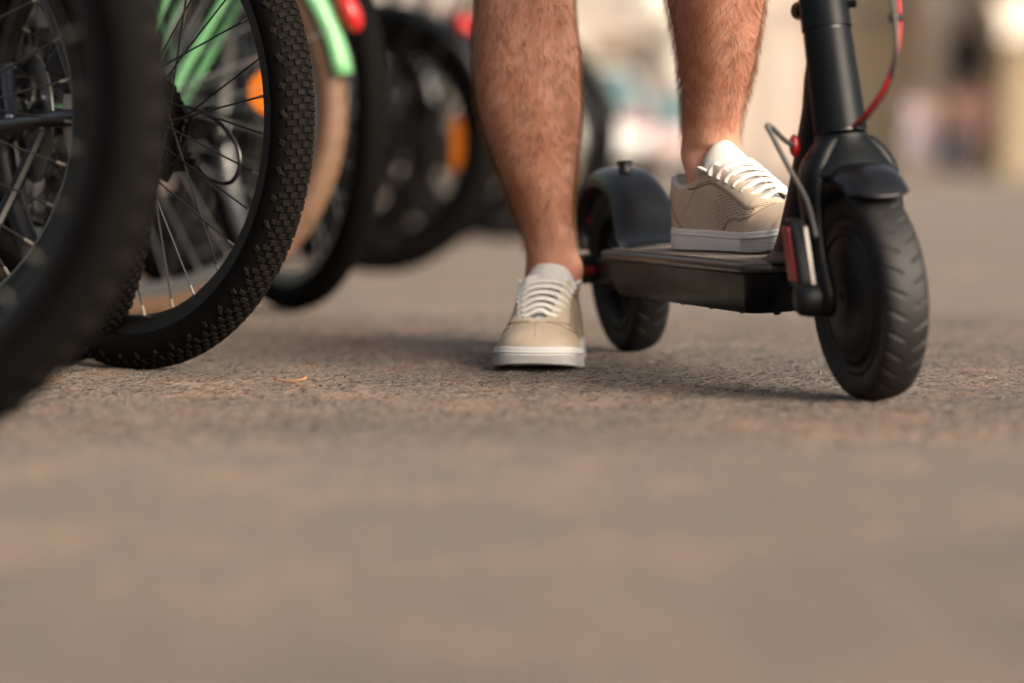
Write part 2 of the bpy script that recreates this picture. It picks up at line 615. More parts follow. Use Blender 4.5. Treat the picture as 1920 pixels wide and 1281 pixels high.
def building(name, x0, x1, y, h, m, label, bays, arch=False, depth=9, awning=None, blind=False):
    """a facade built bay by bay round real openings; x0,x1 in metres, front at y"""
    root = empty(name, ((x0 + x1) / 2, y, 0))
    tag(root, label, 'building', 'buildings along the far side of the street')
    W = x1 - x0
    bw = W / bays
    g = 3.6
    wall = MB()
    fl = [0.0] + [g + i * 3.2 for i in range(int((h - g) / 3.2) + 1)]
    th = .45
    wins = []
    doors = []
    for b in range(bays):
        cx = -W / 2 + bw * (b + .5)
        ow = min(1.25, bw * (.68 if arch else .5))
        # ground floor opening, or a blind wall
        top = 3.15 if arch else 2.85
        if blind:
            wall.box((cx, th / 2, g / 2), (bw, th, g))
        else:
            wall.box((cx - (bw + ow) / 4, th / 2, g / 2), ((bw - ow) / 2, th, g))
            wall.box((cx + (bw + ow) / 4, th / 2, g / 2), ((bw - ow) / 2, th, g))
        if blind:
            pass
        elif arch:
            n = 10
            r = ow / 2
            zc = top - r
            for side in (0, 1):
                vs = []
                for k in range(n + 1):
                    a = PI * k / n
                    vs.append((cx + r * math.cos(a), side * th, zc + r * math.sin(a)))
                for k in range(n + 1):
                    a = PI * k / n
                    vs.append((cx + r * math.cos(a), side * th, g))
                fs = [(k, k + 1, n + 2 + k, n + 1 + k) for k in range(n)]
                wall.add(vs, fs)
            vs = [(cx + r * math.cos(PI * k / n), s * th, zc + r * math.sin(PI * k / n)) for k in range(n + 1) for s in (0, 1)]
            wall.add(vs, [(2 * k, 2 * k + 1, 2 * k + 3, 2 * k + 2) for k in range(n)])
        else:
            wall.box((cx, th / 2, (g + top) / 2), (ow, th, g - top))
        if not blind:
            doors.append((cx, ow, top))
        for i in range(1, len(fl)):
            z0 = fl[i]
            z1 = min(z0 + 3.2, h)
            if z1 - z0 < 2.9:
                wall.box((cx, th / 2, (z0 + h) / 2), (bw, th, h - z0))
                continue
            wz0, wz1 = z0 + .8, z0 + 2.5
            wall.box((cx, th / 2, (z0 + wz0) / 2), (bw, th, wz0 - z0))
            wall.box((cx, th / 2, (wz1 + z1) / 2), (bw, th, z1 - wz1))
            wall.box((cx - (bw + ow) / 4, th / 2, (wz0 + wz1) / 2), ((bw - ow) / 2, th, wz1 - wz0))
            wall.box((cx + (bw + ow) / 4, th / 2, (wz0 + wz1) / 2), ((bw - ow) / 2, th, wz1 - wz0))
            wins.append((cx, ow, (wz0 + wz1) / 2, wz1 - wz0))
    wall.box((-W / 2 + .2, depth / 2 + th, h / 2), (.4, depth, h))
    wall.box((W / 2 - .2, depth / 2 + th, h / 2), (.4, depth, h))
    wall.box((0, depth + th + .2, h / 2), (W, .4, h))
    obj('wall', wall, m, root, smooth=False)
    r = MB()
    r.add([(-W / 2 - .1, -.5, h), (W / 2 + .1, -.5, h), (W / 2 + .1, depth + 1, h), (-W / 2 - .1, depth + 1, h),
           (-W / 2 - .1, depth / 2, h + 2.6), (W / 2 + .1, depth / 2, h + 2.6)],
          [(0, 1, 5, 4), (2, 3, 4, 5), (0, 4, 3), (1, 2, 5), (3, 2, 1, 0)])
    obj('roof', r, M['roof'], root, smooth=False)
    c = MB()
    c.box((0, -.08, g + .1), (W, .16, .3))
    obj('string_course', c, M['trim'], root, smooth=False)
    c = MB()
    c.box((0, -.15, h - .2), (W, .3, .4))
    obj('cornice', c, M['trim'], root, smooth=False)
    pl = MB()
    pl.box((0, -.03, .35), (W, .06, .7))
    pl2 = MB()
    for b in range(bays):
        cx = -W / 2 + bw * (b + .5)
    for b in range(bays + 1):
        px = -W / 2 + bw * b
        px = max(-W / 2 + .2, min(W / 2 - .2, px))
        p = MB()
        p.box((px, -.07, g / 2 - .02), (.38, .14, g - .05))
        p.box((px, -.10, .3), (.46, .20, .6))
        p.box((px, -.10, g - .3), (.46, .20, .2))
        obj('pilaster', p, M['trim'] if b % 2 else m, root, smooth=False, bevel=.01)
    for cx, ow, top in doors:
        d = MB()
        d.box((cx, th - .06, top / 2), (ow, .06, top))
        for q in (-.25, .25):
            d.box((cx + q * ow, th - .11, top * .28), (ow * .36, .05, top * .38))
            d.box((cx + q * ow, th - .11, top * .72), (ow * .36, .05, top * .34))
        dr = obj('door', d, M['wood' if arch else 'pale_wood'], root, smooth=False)
        hd = MB()
        hd.tube([(cx + .06, th - .16, 1.0), (cx + .06, th - .18, 1.15)], .015)
        obj('handle', hd, M['steel'], dr)
    for cx, ow, cz, wh in wins:
        f = MB()
        f.box((cx, .25, cz + wh / 2 - .04), (ow, .08, .08))
        f.box((cx, .25, cz - wh / 2 + .04), (ow, .08, .08))
        f.box((cx - ow / 2 + .04, .25, cz), (.08, .078, wh - .16))
        f.box((cx + ow / 2 - .04, .25, cz), (.08, .078, wh - .16))
        f.box((cx, .25, cz), (.05, .07, wh - .16))
        wf = obj('window', f, M['trim'], root, smooth=False)
        pn = MB()
        pn.box((cx, .28, cz), (ow, .02, wh))
        obj('pane', pn, M['glass'], wf, smooth=False)
    if awning:
        for (ax, aw) in awning:
            a = MB()
            pr = [(0, 3.75), (-1.1, 3.15), (-1.12, 2.8), (-1.08, 2.8), (-1.06, 3.12), (0, 3.68)]
            a.loft([[(ax - aw / 2, p[0] - .15, p[1]) for p in pr], [(ax + aw / 2, p[0] - .15, p[1]) for p in pr]])
            obj('awning', a, M['awning'], root, smooth=False)
    return root


def bx(px, d):
    return (px - 960) / FPX * d


building('grey_building', bx(-1500, 58), bx(1290, 58), 58, 12, M['st_grey'], 'long grey taupe stucco building far behind the parked bicycles', 11)
building('pink_building', bx(1292, 64), bx(1560, 64), 64, 11, M['st_pink'], 'pale pinkish stucco building seen between the legs and the scooter stem', 2, blind=True)
building('ochre_building', bx(1562, 66), bx(1740, 66), 66, 13, M['st_ochre'], 'ochre stucco building just right of the scooter stem', 1, blind=True)
building('taupe_building', bx(1742, 62), bx(1878, 62), 62, 12, M['st_taupe'], 'narrow taupe building with a dark arched doorway behind the walkers', 1, arch=True)
building('olive_building', bx(1880, 60), bx(3400, 60), 60, 12, M['st_olive'], 'olive ochre building with a cream awning at the right edge', 7, awning=[(-8.25, 1.2)])


# ------------------------------------------------------------ cars
def car(loc, yaw, body, label, van=False):
    root = empty('parked_car', loc, (0, 0, yaw))
    tag(root, label, 'car', 'cars parked in the background')
    L, W = 4.2, 1.76
    xs = [-2.1, -2.0, -1.6, -1.1, -.6, 0, .5, .9, 1.5, 1.95, 2.1]
    belt = [.55, .85, .92, .93, .93, .92, .92, .9, .82, .68, .5]
    rings = []
    for x, b in zip(xs, belt):
        k = 1 - .12 * (abs(x) / 2.1) ** 4
        hw = W / 2 * k
        lo = .25 if abs(x) < 2 else .35
        rings.append([(x, -hw * .93, lo), (x, -hw, .45 if b > .5 else b * .8), (x, -hw, b * .82), (x, -hw * .9, b), (x, hw * .9, b), (x, hw, b * .82), (x, hw, .45 if b > .5 else b * .8), (x, hw * .93, lo)])
    m = MB()
    m.loft(rings)
    bd = obj('body', m, body, root, subsurf=1)
    t = 1.75 if van else 1.44
    cab = MB()
    rr = []
    for x, z, hw in [(-1.75, .9, .74), (-1.3, t - .1, .6), (-.9, t, .58), (.1, t, .58), (.45, t - .08, .6), (1.1, .9, .74)]:
        rr.append([(x, -hw, z), (x, hw, z)])
    vs = []
    for r in rr:
        vs += r
    n = len(rr)
    base = [(-1.75, -.78, .86), (-1.75, .78, .86), (1.1, .78, .86), (1.1, -.78, .86)]
    fs = [(2 * i, 2 * i + 1, 2 * i + 3, 2 * i + 2) for i in range(n - 1)]
    m = MB()
    m.add(vs, fs)
    sideL = [2 * i for i in range(n)]
    sideR = [2 * i + 1 for i in range(n)]
    m.f.append(sideL)
    m.f.append(sideR[::-1])
    m.m += [0, 0]
    obj('glasshouse', m, M['car_glass'], root, smooth=False)
    m = MB()
    m.box((-.42, 0, t + .012), (1.35, 1.2, .05))
    for sy in (-1, 1):
        m.tube([(1.12, sy * .76, .88), (.47, sy * .62, t - .06), (.1, sy * .6, t)], .035)
        m.tube([(-1.77, sy * .76, .88), (-1.32, sy * .62, t - .08), (-.9, sy * .6, t)], .05)
        m.tube([(-.35, sy * .78, .88), (-.35, sy * .6, t)], .035)
    obj('roof', m, body, root)
    for x in (-1.3, 1.3):
        for sy in (-1, 1):
            m = MB()
            m.lathe([(.19, -.1), (.30, -.1), (.32, -.06), (.32, .06), (.30, .1), (.19, .1)], (x, sy * .8, .32), 28, closedprof=True)
            wh = obj('wheel', m, M['rubber'], root)
            m = MB()
            m.lathe([(.01, .03), (.05, .04), (.12, .02), (.19, .05), (.19, -.05), (.01, -.05)], (x, sy * .8, .32), 20, closedprof=True)
            obj('rim', m, M['rim_silver'], wh)
    for sy in (-1, 1):
        m = MB()
        m.ellipsoid((-2.02, sy * .62, .74), (.06, .17, .10))
        obj('tail_light', m, M['red'], root)
        m = MB()
        m.ellipsoid((2.0, sy * .62, .62), (.08, .18, .09))
        obj('headlight', m, M['trim'], root)
    m = MB()
    m.box((-2.12, 0, .5), (.02, .5, .11))
    obj('number_plate', m, M['trim'], root, smooth=False)
    return root


M['car_glass'] = mat('car_glass', (.10, .20, .21), .1, spec=.8)
M['white_car'] = mat('white_car_paint', (.72, .72, .70), .3, coat=.5)
M['rose_car'] = mat('rose_car_paint', (.60, .44, .42), .35, coat=.5)
M['silver_car'] = mat('silver_car_paint', (.5, .48, .46), .3, coat=.5)
car((bx(1075, 34), 34 + 2, 0), R_(94), M['white_car'], 'white car with teal rear window parked behind the standing leg')
car((bx(1245, 46), 48, 0), R_(97), M['rose_car'], 'pale rose car parked further back between the two legs')


# ------------------------------------------------------------ parasols
def parasol(px, d, label, z=2.3, rad=1.1):
    p = (bx(px, d), d, 0)
    root = empty('parasol', p)
    tag(root, label, 'parasol', 'cream parasols across the street')
    m = MB()
    n = 8
    rings = []
    for r, zz in [(.02, z + .55), (rad * .5, z + .32), (rad, z), (rad, z - .18)]:
        rings.append([(r * math.cos(2 * PI * k / n), r * math.sin(2 * PI * k / n), zz) for k in range(n)])
    m.loft(rings, cap=False)
    obj('canopy', m, M['awning'], root, smooth=False, solid=.01)
    m = MB()
    m.tube([(0, 0, .06), (0, 0, z + .6)], .025)
    obj('pole', m, M['dark_steel'], root)
    m = MB()
    m.lathe([(.03, .0), (.28, .0), (.28, .06), (.06, .10), (.03, .12)], (0, 0, 0), 20, axis='z')
    obj('base', m, M['dark_steel'], root)


parasol(1225, 38, 'cream parasol over the pale rose car', z=2.38, rad=.42)
parasol(1285, 52, 'smaller cream parasol beside the inner leg', z=1.85, rad=.6)


# ------------------------------------------------------------ distant people
def far_person(px, d, yaw, top, trous, label, stride=.18, dress=False):
    root = empty('person', (bx(px, d), d, 0), (0, 0, yaw))
    tag(root, label, 'person', 'people walking in the distance')
    m = MB()
    for sy, st in ((-1, stride), (1, -stride)):
        m.tube(catmull([(0, sy * .085, .88), (st * .35, sy * .09, .48), (st, sy * .09, .08), (st + .03, sy * .09, .03)], 4), [.085, .082, .078, .07, .06, .055, .052, .048, .045, .042, .04, .038, .035], n=10)
        m.ellipsoid((st + .07, sy * .09, .035), (.12, .045, .035), 10, 6)
        m.tube(catmull([(0, sy * .18, 1.42), (-st * .3, sy * .24, 1.12), (-st * .7 + .08, sy * .24, .86)], 4), [.05, .048, .045, .042, .04, .036, .034, .03, .028], n=8)
        for q in range(5):
            hx = -st * .7 + .08
            m.tube([(hx, sy * .24, .85), (hx + .012 * (q - 2), sy * .24, .76 + .01 * abs(q - 2))], .008, n=5)
    rings = []
    for z, a, b in [(.84, .10, .13), (.95, .115, .165), (1.1, .10, .14), (1.25, .11, .16), (1.38, .10, .18), (1.45, .07, .12), (1.5, .05, .06), (1.56, .05, .055)]:
        rings.append([(a * math.cos(2 * PI * k / 14), b * math.sin(2 * PI * k / 14), z) for k in range(14)])
    m.loft(rings)
    m.ellipsoid((.01, 0, 1.64), (.095, .075, .115), 14, 10)
    m.ellipsoid((.105, 0, 1.63), (.016, .012, .018), 6, 5)
    obj('body', m, M['far_skin'], root)
    m = MB()
    rings = []
    for z, a, b in [(.90, .125, .175), (1.1, .115, .155), (1.25, .12, .172), (1.38, .11, .195), (1.455, .07, .12)]:
        rings.append([(a * math.cos(2 * PI * k / 14), b * math.sin(2 * PI * k / 14), z) for k in range(14)])
    m.loft(rings)
    obj('shirt', m, top, root)
    m = MB()
    if dress:
        rings = []
        for z, a, b in [(.45, .2, .24), (.7, .16, .2), (.95, .13, .18)]:
            rings.append([(a * math.cos(2 * PI * k / 14), b * math.sin(2 * PI * k / 14), z) for k in range(14)])
        m.loft(rings)
    else:
        for sy, st in ((-1, stride), (1, -stride)):
            m.tube([(0, sy * .085, .92), (st * .35, sy * .09, .48), (st, sy * .09, .12)], [.108, .088, .07], n=12)
        m.ellipsoid((0, 0, .90), (.125, .175, .10), 12, 8)
    obj('skirt' if dress else 'trousers', m, trous, root)
    m = MB()
    m.ellipsoid((-.015, 0, 1.68), (.105, .088, .105), 14, 10)
    obj('hair', m, M['hairmat'], root)


cl = lambda n, c: mat(n, c, .9)
far_person(1705, 54, R_(80), cl('lilac_cloth', (.40, .33, .36)), cl('pale_cloth', (.36, .30, .30)), 'walker in a lilac top and pale trousers, left of the far group')
far_person(1722, 57, R_(-95), cl('white_cloth', (.55, .50, .50)), cl('violet_cloth', (.16, .12, .22)), 'walker in a white top and dark violet skirt', dress=True)
far_person(1776, 52, R_(100), cl('rust_cloth', (.16, .09, .07)), cl('black_cloth', (.03, .03, .04)), 'walker in a rust coloured top and black trousers')
far_person(1800, 55, R_(75), cl('charcoal_cloth', (.07, .06, .06)), cl('navy_cloth', (.04, .05, .08)), 'walker in charcoal and navy in front of the arched doorway')
far_person(1826, 50, R_(-70), cl('wine_cloth', (.14, .06, .06)), cl('brown_cloth', (.10, .06, .05)), 'walker in a wine red top at the right of the group')


# ------------------------------------------------------------ bicycles
def tyre_mb(R, r, kind, rimR):
    """tyre in the xz plane around the origin; R outer radius, r section radius"""
    m = MB()
    cr = R - r * .95
    n = 22
    prof = []
    for k in range(n + 1):
        a = R_(-138) + R_(276) * k / n
        prof.append((cr + r * .95 * math.cos(a), r * math.sin(a)))
    m.lathe(prof, (0, 0, 0), 128)
    if kind == 'knobby':
        N = 112

        def knob(ang, ya, la, wa, hgt, skew=0, ty=.75):
            # ya = angle round the section, la length along the tread, wa width across
            er = Vector((math.cos(ang), 0, math.sin(ang)))
            et = Vector((-math.sin(ang), 0, math.cos(ang)))
            ey = Vector((0, 1, 0))
            nrm = er * math.cos(ya) + ey * math.sin(ya)
            acr = -er * math.sin(ya) + ey * math.cos(ya)
            c = er * cr + nrm * r * .97
            a2 = (acr * math.cos(skew) + et * math.sin(skew))
            t2 = (et * math.cos(skew) - acr * math.sin(skew))
            vs = []
            for h_, tp in ((-.0006, 1), (hgt, ty)):
                for sx, sy in ((-1, -1), (1, -1), (1, 1), (-1, 1)):
                    vs.append(c + nrm * h_ + a2 * sx * wa / 2 * tp + t2 * sy * la / 2 * tp)
            m.add(vs, [(3, 2, 1, 0), (4, 5, 6, 7), (0, 1, 5, 4), (1, 2, 6, 5), (2, 3, 7, 6), (3, 0, 4, 7)], 1)
        for k in range(N):
            a = 2 * PI * k / N
            st = 2 * PI / N
            knob(a, 0, .0064, .0100, .0012, 0, .9)
            knob(a + st * .5, .30, .0064, .0085, .0013, .10, .9)
            knob(a + st * .5, -.30, .0064, .0085, .0013, -.10, .9)
            knob(a + st * .12, .56, .0062, .0085, .0015, .12, .9)
            knob(a + st * .12, -.56, .0062, .0085, .0015, -.12, .9)
            knob(a + st * .6, .82, .0060, .0085, .0019, .16, .85)
            knob(a + st * .6, -.82, .0060, .0085, .0019, -.16, .85)
            if k % 4 == 0:
                knob(a, 1.16, .0120, .0065, .0026, .55, .55)
                knob(a, -1.16, .0120, .0065, .0026, -.55, .55)
            elif k % 4 == 2:
                knob(a, 1.20, .0085, .0085, .0022, -.4, .55)
                knob(a, -1.20, .0085, .0085, .0022, .4, .55)
    else:
        N = 64
        for k in range(N):
            for sgn in (-1, 1):
                a = 2 * PI * (k + (.5 if sgn > 0 else 0)) / N
                er = Vector((math.cos(a), 0, math.sin(a)))
                et = Vector((-math.sin(a), 0, math.cos(a)))
                ya = sgn * .45
                nrm = er * math.cos(ya) + Vector((0, 1, 0)) * math.sin(ya)
                acr = -er * math.sin(ya) + Vector((0, 1, 0)) * math.cos(ya)
                c = er * cr + nrm * r * .96
                vs = []
                for h_ in (-.001, .0013):
                    for sx, sy in ((-1, -1), (1, -1), (1, 1), (-1, 1)):
                        vs.append(c + nrm * h_ + acr * sx * r * .28 + et * (sy * .006 + sx * sgn * .003))
                m.add(vs, [(3, 2, 1, 0), (4, 5, 6, 7), (0, 1, 5, 4), (1, 2, 6, 5), (2, 3, 7, 6), (3, 0, 4, 7)], 1)
    return m


def rim_mb(Rr, wd=.011):
    m = MB()
    m.lathe([(Rr, -wd * .6), (Rr + .004, -wd), (Rr + .020, -wd * 1.15), (Rr + .022, -wd * .8), (Rr + .012, 0), (Rr + .022, wd * .8), (Rr + .020, wd * 1.15), (Rr + .004, wd), (Rr, wd * .6), (Rr - .002, 0)], (0, 0, 0), 128, closedprof=True)
    return m


def hub_mb(disc=False, cog=False):
    m = MB()
    m.lathe([(.006, -.065), (.010, -.062), (.010, -.050), (.016, -.045), (.027, -.036), (.027, -.032), (.015, -.026), (.013, 0), (.015, .026), (.027, .032), (.027, .036), (.016, .045), (.010, .050), (.010, .062), (.006, .065)], (0, 0, 0), 24)
    m.ellipsoid((0, .070, 0), (.009, .008, .009), 10, 6, mi=1)
    m.ellipsoid((0, -.070, 0), (.009, .008, .009), 10, 6, mi=1)
    if disc:
        m.lathe([(.045, .040), (.078, .040), (.078, .042), (.045, .042)], (0, 0, 0), 48, closedprof=True, mi=1)
        for k in range(6):
            a = 2 * PI * k / 6
            m.tube([(.015 * math.cos(a), .041, .015 * math.sin(a)), (.05 * math.cos(a + .5), .041, .05 * math.sin(a + .5))], .0035, n=5, mi=1)
    if cog:
        for j, rr in enumerate((.048, .044, .039, .034, .030, .026)):
            y = -.038 - j * .0038
            T = int(rr * 560)
            ring0, ring1 = [], []
            for k in range(T * 2):
                a = PI * k / T
                q = rr + (.0025 if k % 2 else -.0015)
                ring0.append((q * math.cos(a), y, q * math.sin(a)))
                ring1.append((q * math.cos(a), y - .0016, q * math.sin(a)))
            m.loft([ring0, ring1])
    return m


def spoke_mb(Rr, side, tw):
    """one spoke at angle 0: from the flange, leaning by tw, to the rim; nipple at its end"""
    m = MB()
    a = tw
    p0 = Vector((.025 * math.cos(a), side * .034, .025 * math.sin(a)))
    p1 = Vector((Rr + .001, side * .002, 0))
    m.tube([p0, p1], .00115, n=6)
    q = p0.lerp(p1, 1 - .014 / (p1 - p0).length)
    m.tube([q, p1], [.0017, .0021], n=6, mi=1)
    return m


_meshcache = {}


def wheel(parent, name, c, R, r, tyre_mat, tread_mat, rim_mat, kind='plain', spoke_mat=None, disc=False, cog=False, merge=False, spokes=32, refl=None, spin=0, hubm=None):
    Rr = R - 2 * r - .012
    key = (R, r, kind, rim_mat.name, tyre_mat.name)

    def cached(k, fn, mats, nm, par):
        if k in _meshcache:
            o = bpy.data.objects.new(nm, _meshcache[k])
            return link(o, par)
        o = obj(nm, fn(), mats, par)
        _meshcache[k] = o.data
        return o
    rim = cached(('rim',) + key, lambda: rim_mb(Rr), rim_mat, name, parent)
    rim.location = c
    ty = cached(('tyre',) + key, lambda: tyre_mb(R, r, kind, Rr), [tyre_mat, tread_mat], 'tyre', rim)
    hb = cached(('hub', disc, cog, hubm.name if hubm else ''), lambda: hub_mb(disc, cog), [hubm or M['dark_steel'], M['steel']], 'hub', rim)
    sm = spoke_mat or M['spoke']
    if merge:
        mm = MB()
        for k in range(24):
            a = 2 * PI * k / 24 + spin
            s = 1 if k % 2 else -1
            tw = (1 if (k // 2) % 2 else -1) * 1.1
            p0 = (.025 * math.cos(a + tw), s * .034, .025 * math.sin(a + tw))
            mm.tube([p0, (Rr * math.cos(a), 0, Rr * math.sin(a))], .0013, n=5)
        so = obj('spokes', mm, sm, rim)
        so['kind'] = 'stuff'
    else:
        for k in range(spokes):
            s = 1 if k % 2 else -1
            tw = (1 if (k // 2) % 2 else -1) * 1.1
            so = cached(('spoke', Rr, s, tw, sm.name), lambda: spoke_mb(Rr, s, tw), [sm, M['nipple']], 'spoke', rim)
            so.rotation_euler = (0, -(2 * PI * k / spokes + spin), 0)
    if refl:
        for (ra, rr, kind_, mt) in refl:
            m = MB()
            cx, cz = rr * math.cos(ra), rr * math.sin(ra)
            if kind_ == 'round':
                m.lathe([(.001, -.009), (.034, -.008), (.036, 0), (.034, .008), (.001, .009)], (cx, 0, cz), 28)
            else:
                m.box((cx, 0, cz), (.052, .016, .115), Matrix.Rotation(0, 3, 'Y'))
            obj('wheel_reflector', m, mt, rim, bevel=0 if kind_ == 'round' else .006)
    return rim


def arc(c, rad, a0, a1, n):
    return [(c[0] + rad * math.cos(a0 + (a1 - a0) * k / n), c[1] + rad * math.sin(a0 + (a1 - a0) * k / n)) for k in range(n + 1)]


def fender_mb(c, rad, a0, a1, hw, drop, n=40):
    """curved mudguard: centre c=(x,z), arc from a0 to a1, half width hw, sides dropping by drop"""
    rings = []
    for k in range(n + 1):
        a = a0 + (a1 - a0) * k / n
        ring = []
        for j in range(9):
            t = -1 + 2 * j / 8
            rr = rad - drop * t ** 4 - drop * .25 * t * t
            ring.append((c[0] + rr * math.cos(a), hw * math.sin(t * 1.35) / math.sin(1.35), c[1] + rr * math.sin(a)))
        rings.append(ring)
    m = MB()
    m.loft(rings, closed=False, cap=False)
    return m


def bicycle(name, px, d, a, label, R=.295, r=.024, frame='black_paint', tyre='rubber', rim='rim_black', kind='plain', spoke=None, fender=None, rack=None, far=False, disc=False,
            refl=None, tail=None, lean=0, spin=0, drive=True, fend_end=8, tread=None, cable=False, hubm=None, steer=0):
    s = R / .34
    root = empty(name, (bx(px, d), d, 0), (R_(lean), 0, R_(90 + a)))
    root.rotation_mode = 'XYZ'
    tag(root, label, 'bicycle', 'bicycles parked in a row on the left')
    fm = M[frame]
    wheel(root, 'rear_wheel', (0, 0, R), R, r, M[tyre], M[tread or tyre], M[rim], kind, M[spoke] if spoke else None, disc, drive, far, refl=refl, spin=spin, hubm=hubm)
    WB = 1.04
    wheel(root, 'front_wheel', (WB, 0, R), R, r, M[tyre], M[tread or tyre], M[rim], 'plain', M[spoke] if spoke else None, False, False, far, spokes=28, spin=.1)
    bb = Vector((.43, 0, .27))
    st = Vector((.27, 0, .72))
    ht0 = Vector((.87, 0, .62 + (R - .3)))
    ht1 = Vector((.835, 0, .76 + (R - .3)))
    m = MB()
    for sy in (-1, 1):
        m.tube(catmull([(.0, sy * .068, R), (.09, sy * .062, R - .003), (.33, sy * .036, .275), (bb.x, sy * .030, bb.z)], 4), [.008, .009, .010, .011] * 3 + [.012], n=10)
        m.tube(catmull([(.0, sy * .068, R + .004), (.06, sy * .060, R + .10), (st.x - .02, sy * .020, st.z - .03)], 4), [.009] * 4 + [.009] * 4 + [.008], n=10)
        m.box((0, sy * .068, R), (.034, .006, .040), bpy_rot(30))
    m.tube([(bb.x, -.036, bb.z), (bb.x, .036, bb.z)], .020, n=16)
    m.tube([bb, st + Vector((-.015, 0, .04))], .0155, n=14)
    m.tube([bb, ht0 + Vector((0, 0, .01))], .019, n=14)
    m.tube([st, ht1 - Vector((0, 0, .03))], .016, n=14)
    m.tube([ht0, ht1], .022, n=14)
    obj('frame', m, fm, root)
    m = MB()
    for sy in (-1, 1):
        m.tube(catmull([(WB, sy * .055, R), (.95, sy * .052, R + .12), (.885, sy * .045, R + .29), (.875, sy * .02, R + .325)], 4), .011, n=10)
    m.tube([(.876, -.05, R + .315), (.876, .05, R + .315)], .014, n=10)
    obj('fork', m, fm, root)
    m = MB()
    m.tube([ht1, ht1 + Vector((-.03, 0, .16))], .014, n=12)
    tb = ht1 + Vector((.03, 0, .16))
    m.tube([ht1 + Vector((-.03, 0, .15)), tb], .014, n=10)
    m.tube(catmull([tb + Vector((-.08, .29, .02)), tb + Vector((-.02, .16, .02)), tb, tb + Vector((-.02, -.16, .02)), tb + Vector((-.08, -.29, .02))], 4), .012, n=10)
    hbo = obj('handlebar', m, M['dark_steel'], root)
    for sy in (-1, 1):
        m = MB()
        m.tube([tb + Vector((-.055, sy * .22, .02)), tb + Vector((-.085, sy * .30, .02))], .016, n=10)
        obj('grip', m, M['rubber'], hbo)
    m = MB()
    m.tube([st + Vector((-.01, 0, .02)), st + Vector((-.05, 0, .16))], .013, n=12)
    obj('seat_post', m, M['dark_steel'], root)
    m = MB()
    c = st + Vector((-.05, 0, .17))
    rings = []
    for x, hw, z in [(-.13, .03, .01), (-.12, .07, .022), (-.07, .078, .03), (0, .045, .028), (.07, .022, .022), (.14, .015, .012), (.15, .006, .006)]:
        rings.append([(c.x + x, c.y + hw * math.cos(2 * PI * k / 12), c.z + z * .6 + .018 * math.sin(2 * PI * k / 12)) for k in range(12)])
    m.loft(rings)
    obj('saddle', m, M['rubber'], root)
    # drive train, on the right of the bike
    m = MB()
    T = 42
    cr = .082
    for side in (0,):
        r0, r1 = [], []
        for k in range(T * 2):
            aa = PI * k / T
            q = cr + (.002 if k % 2 else -.002)
            r0.append((bb.x + q * math.cos(aa), -.052, bb.z + q * math.sin(aa)))
            r1.append((bb.x + q * math.cos(aa), -.055, bb.z + q * math.sin(aa)))
        m.loft([r0, r1])
    for sy, ang in ((-1, 2.2), (1, 2.2 + PI)):
        e = (bb.x + .165 * math.cos(ang), sy * .085, bb.z + .165 * math.sin(ang))
        m.tube([(bb.x, sy * .066, bb.z), e], [.013, .009], n=8)
    m.tube([(bb.x, -.07, bb.z), (bb.x, .07, bb.z)], .009, n=8)
    ck = obj('crankset', m, M['dark_steel'], root)
    for sy, ang in ((-1, 2.2), (1, 2.2 + PI)):
        m = MB()
        m.box((bb.x + .165 * math.cos(ang), sy * .135, bb.z + .165 * math.sin(ang)), (.085, .085, .022))
        obj('pedal', m, M['rubber'], ck, bevel=.004)
    if drive:
        m = MB()
        dz = R - .085
        pts = [(bb.x, bb.z + cr), (0, R + .040)]
        low = [(bb.x, bb.z - cr), (.055, dz - .055), (.035, dz - .07)]
        path = [Vector((x, -.053, z)) for x, z in [(bb.x, bb.z + cr), (.02, R + .042)]] + [Vector((-.045, -.053, R)), Vector((-.02, -.053, R - .045)), Vector((.03, -.053, dz + .01)), Vector((.045, -.053, dz - .07)), Vector((bb.x - .01, -.053, bb.z - cr))]
        full = []
        for i in range(len(path) - 1):
            L = (path[i + 1] - path[i]).length
            n = max(2, int(L / .0127))
            full += [path[i].lerp(path[i + 1], k / n) for k in range(n)]
        for i in range(len(full) - 1):
            p, q = full[i], full[i + 1]
            m.tube([p, q], .0038 if i % 2 else .0030, n=5, flat=1)
        obj('chain', m, M['dark_steel'], root)
        m = MB()
        m.tube(catmull([(-.005, -.072, R - .01), (.0, -.078, R - .035), (.02, -.078, R - .052), (.03, -.070, dz + .012)], 4), .009, n=8)
        m.box((.012, -.074, R - .045), (.034, .022, .026), bpy_rot(-25))
        m.tube([(.032, -.060, dz + .02), (.052, -.060, dz - .075)], .0045, n=6)
        m.tube([(.032, -.047, dz + .02), (.052, -.047, dz - .075)], .0045, n=6)
        m.lathe([(.004, -.002), (.014, -.002), (.014, .002), (.004, .002)], (.032, -.0535, dz + .01), 14, closedprof=True)
        m.lathe([(.004, -.002), (.015, -.002), (.015, .002), (.004, .002)], (.050, -.0535, dz - .068), 14, closedprof=True)
        m.tube([(-.028, -.078, R - .052), (.0, -.078, R - .052)], .0055, n=8)
        dr = obj('derailleur', m, M['dark_steel'], root)
    if cable:
        m = MB()
        m.tube(catmull([(.11, -.072, R + .015), (.03, -.074, R + .018), (-.05, -.080, R + .002), (-.095, -.082, R - .040), (-.085, -.080, R - .075), (-.045, -.079, R - .072), (-.026, -.078, R - .055)], 6), .0026, n=8)
        obj('cable', m, M['black_paint'], root)
    if disc:
        m = MB()
        m.box((.052, .052, R + .055), (.050, .028, .034), bpy_rot(-40))
        m.tube([(.03, .052, R + .03), (.07, .052, R + .08)], .008, n=8)
        obj('brake_caliper', m, M['dark_steel'], root, bevel=.003)
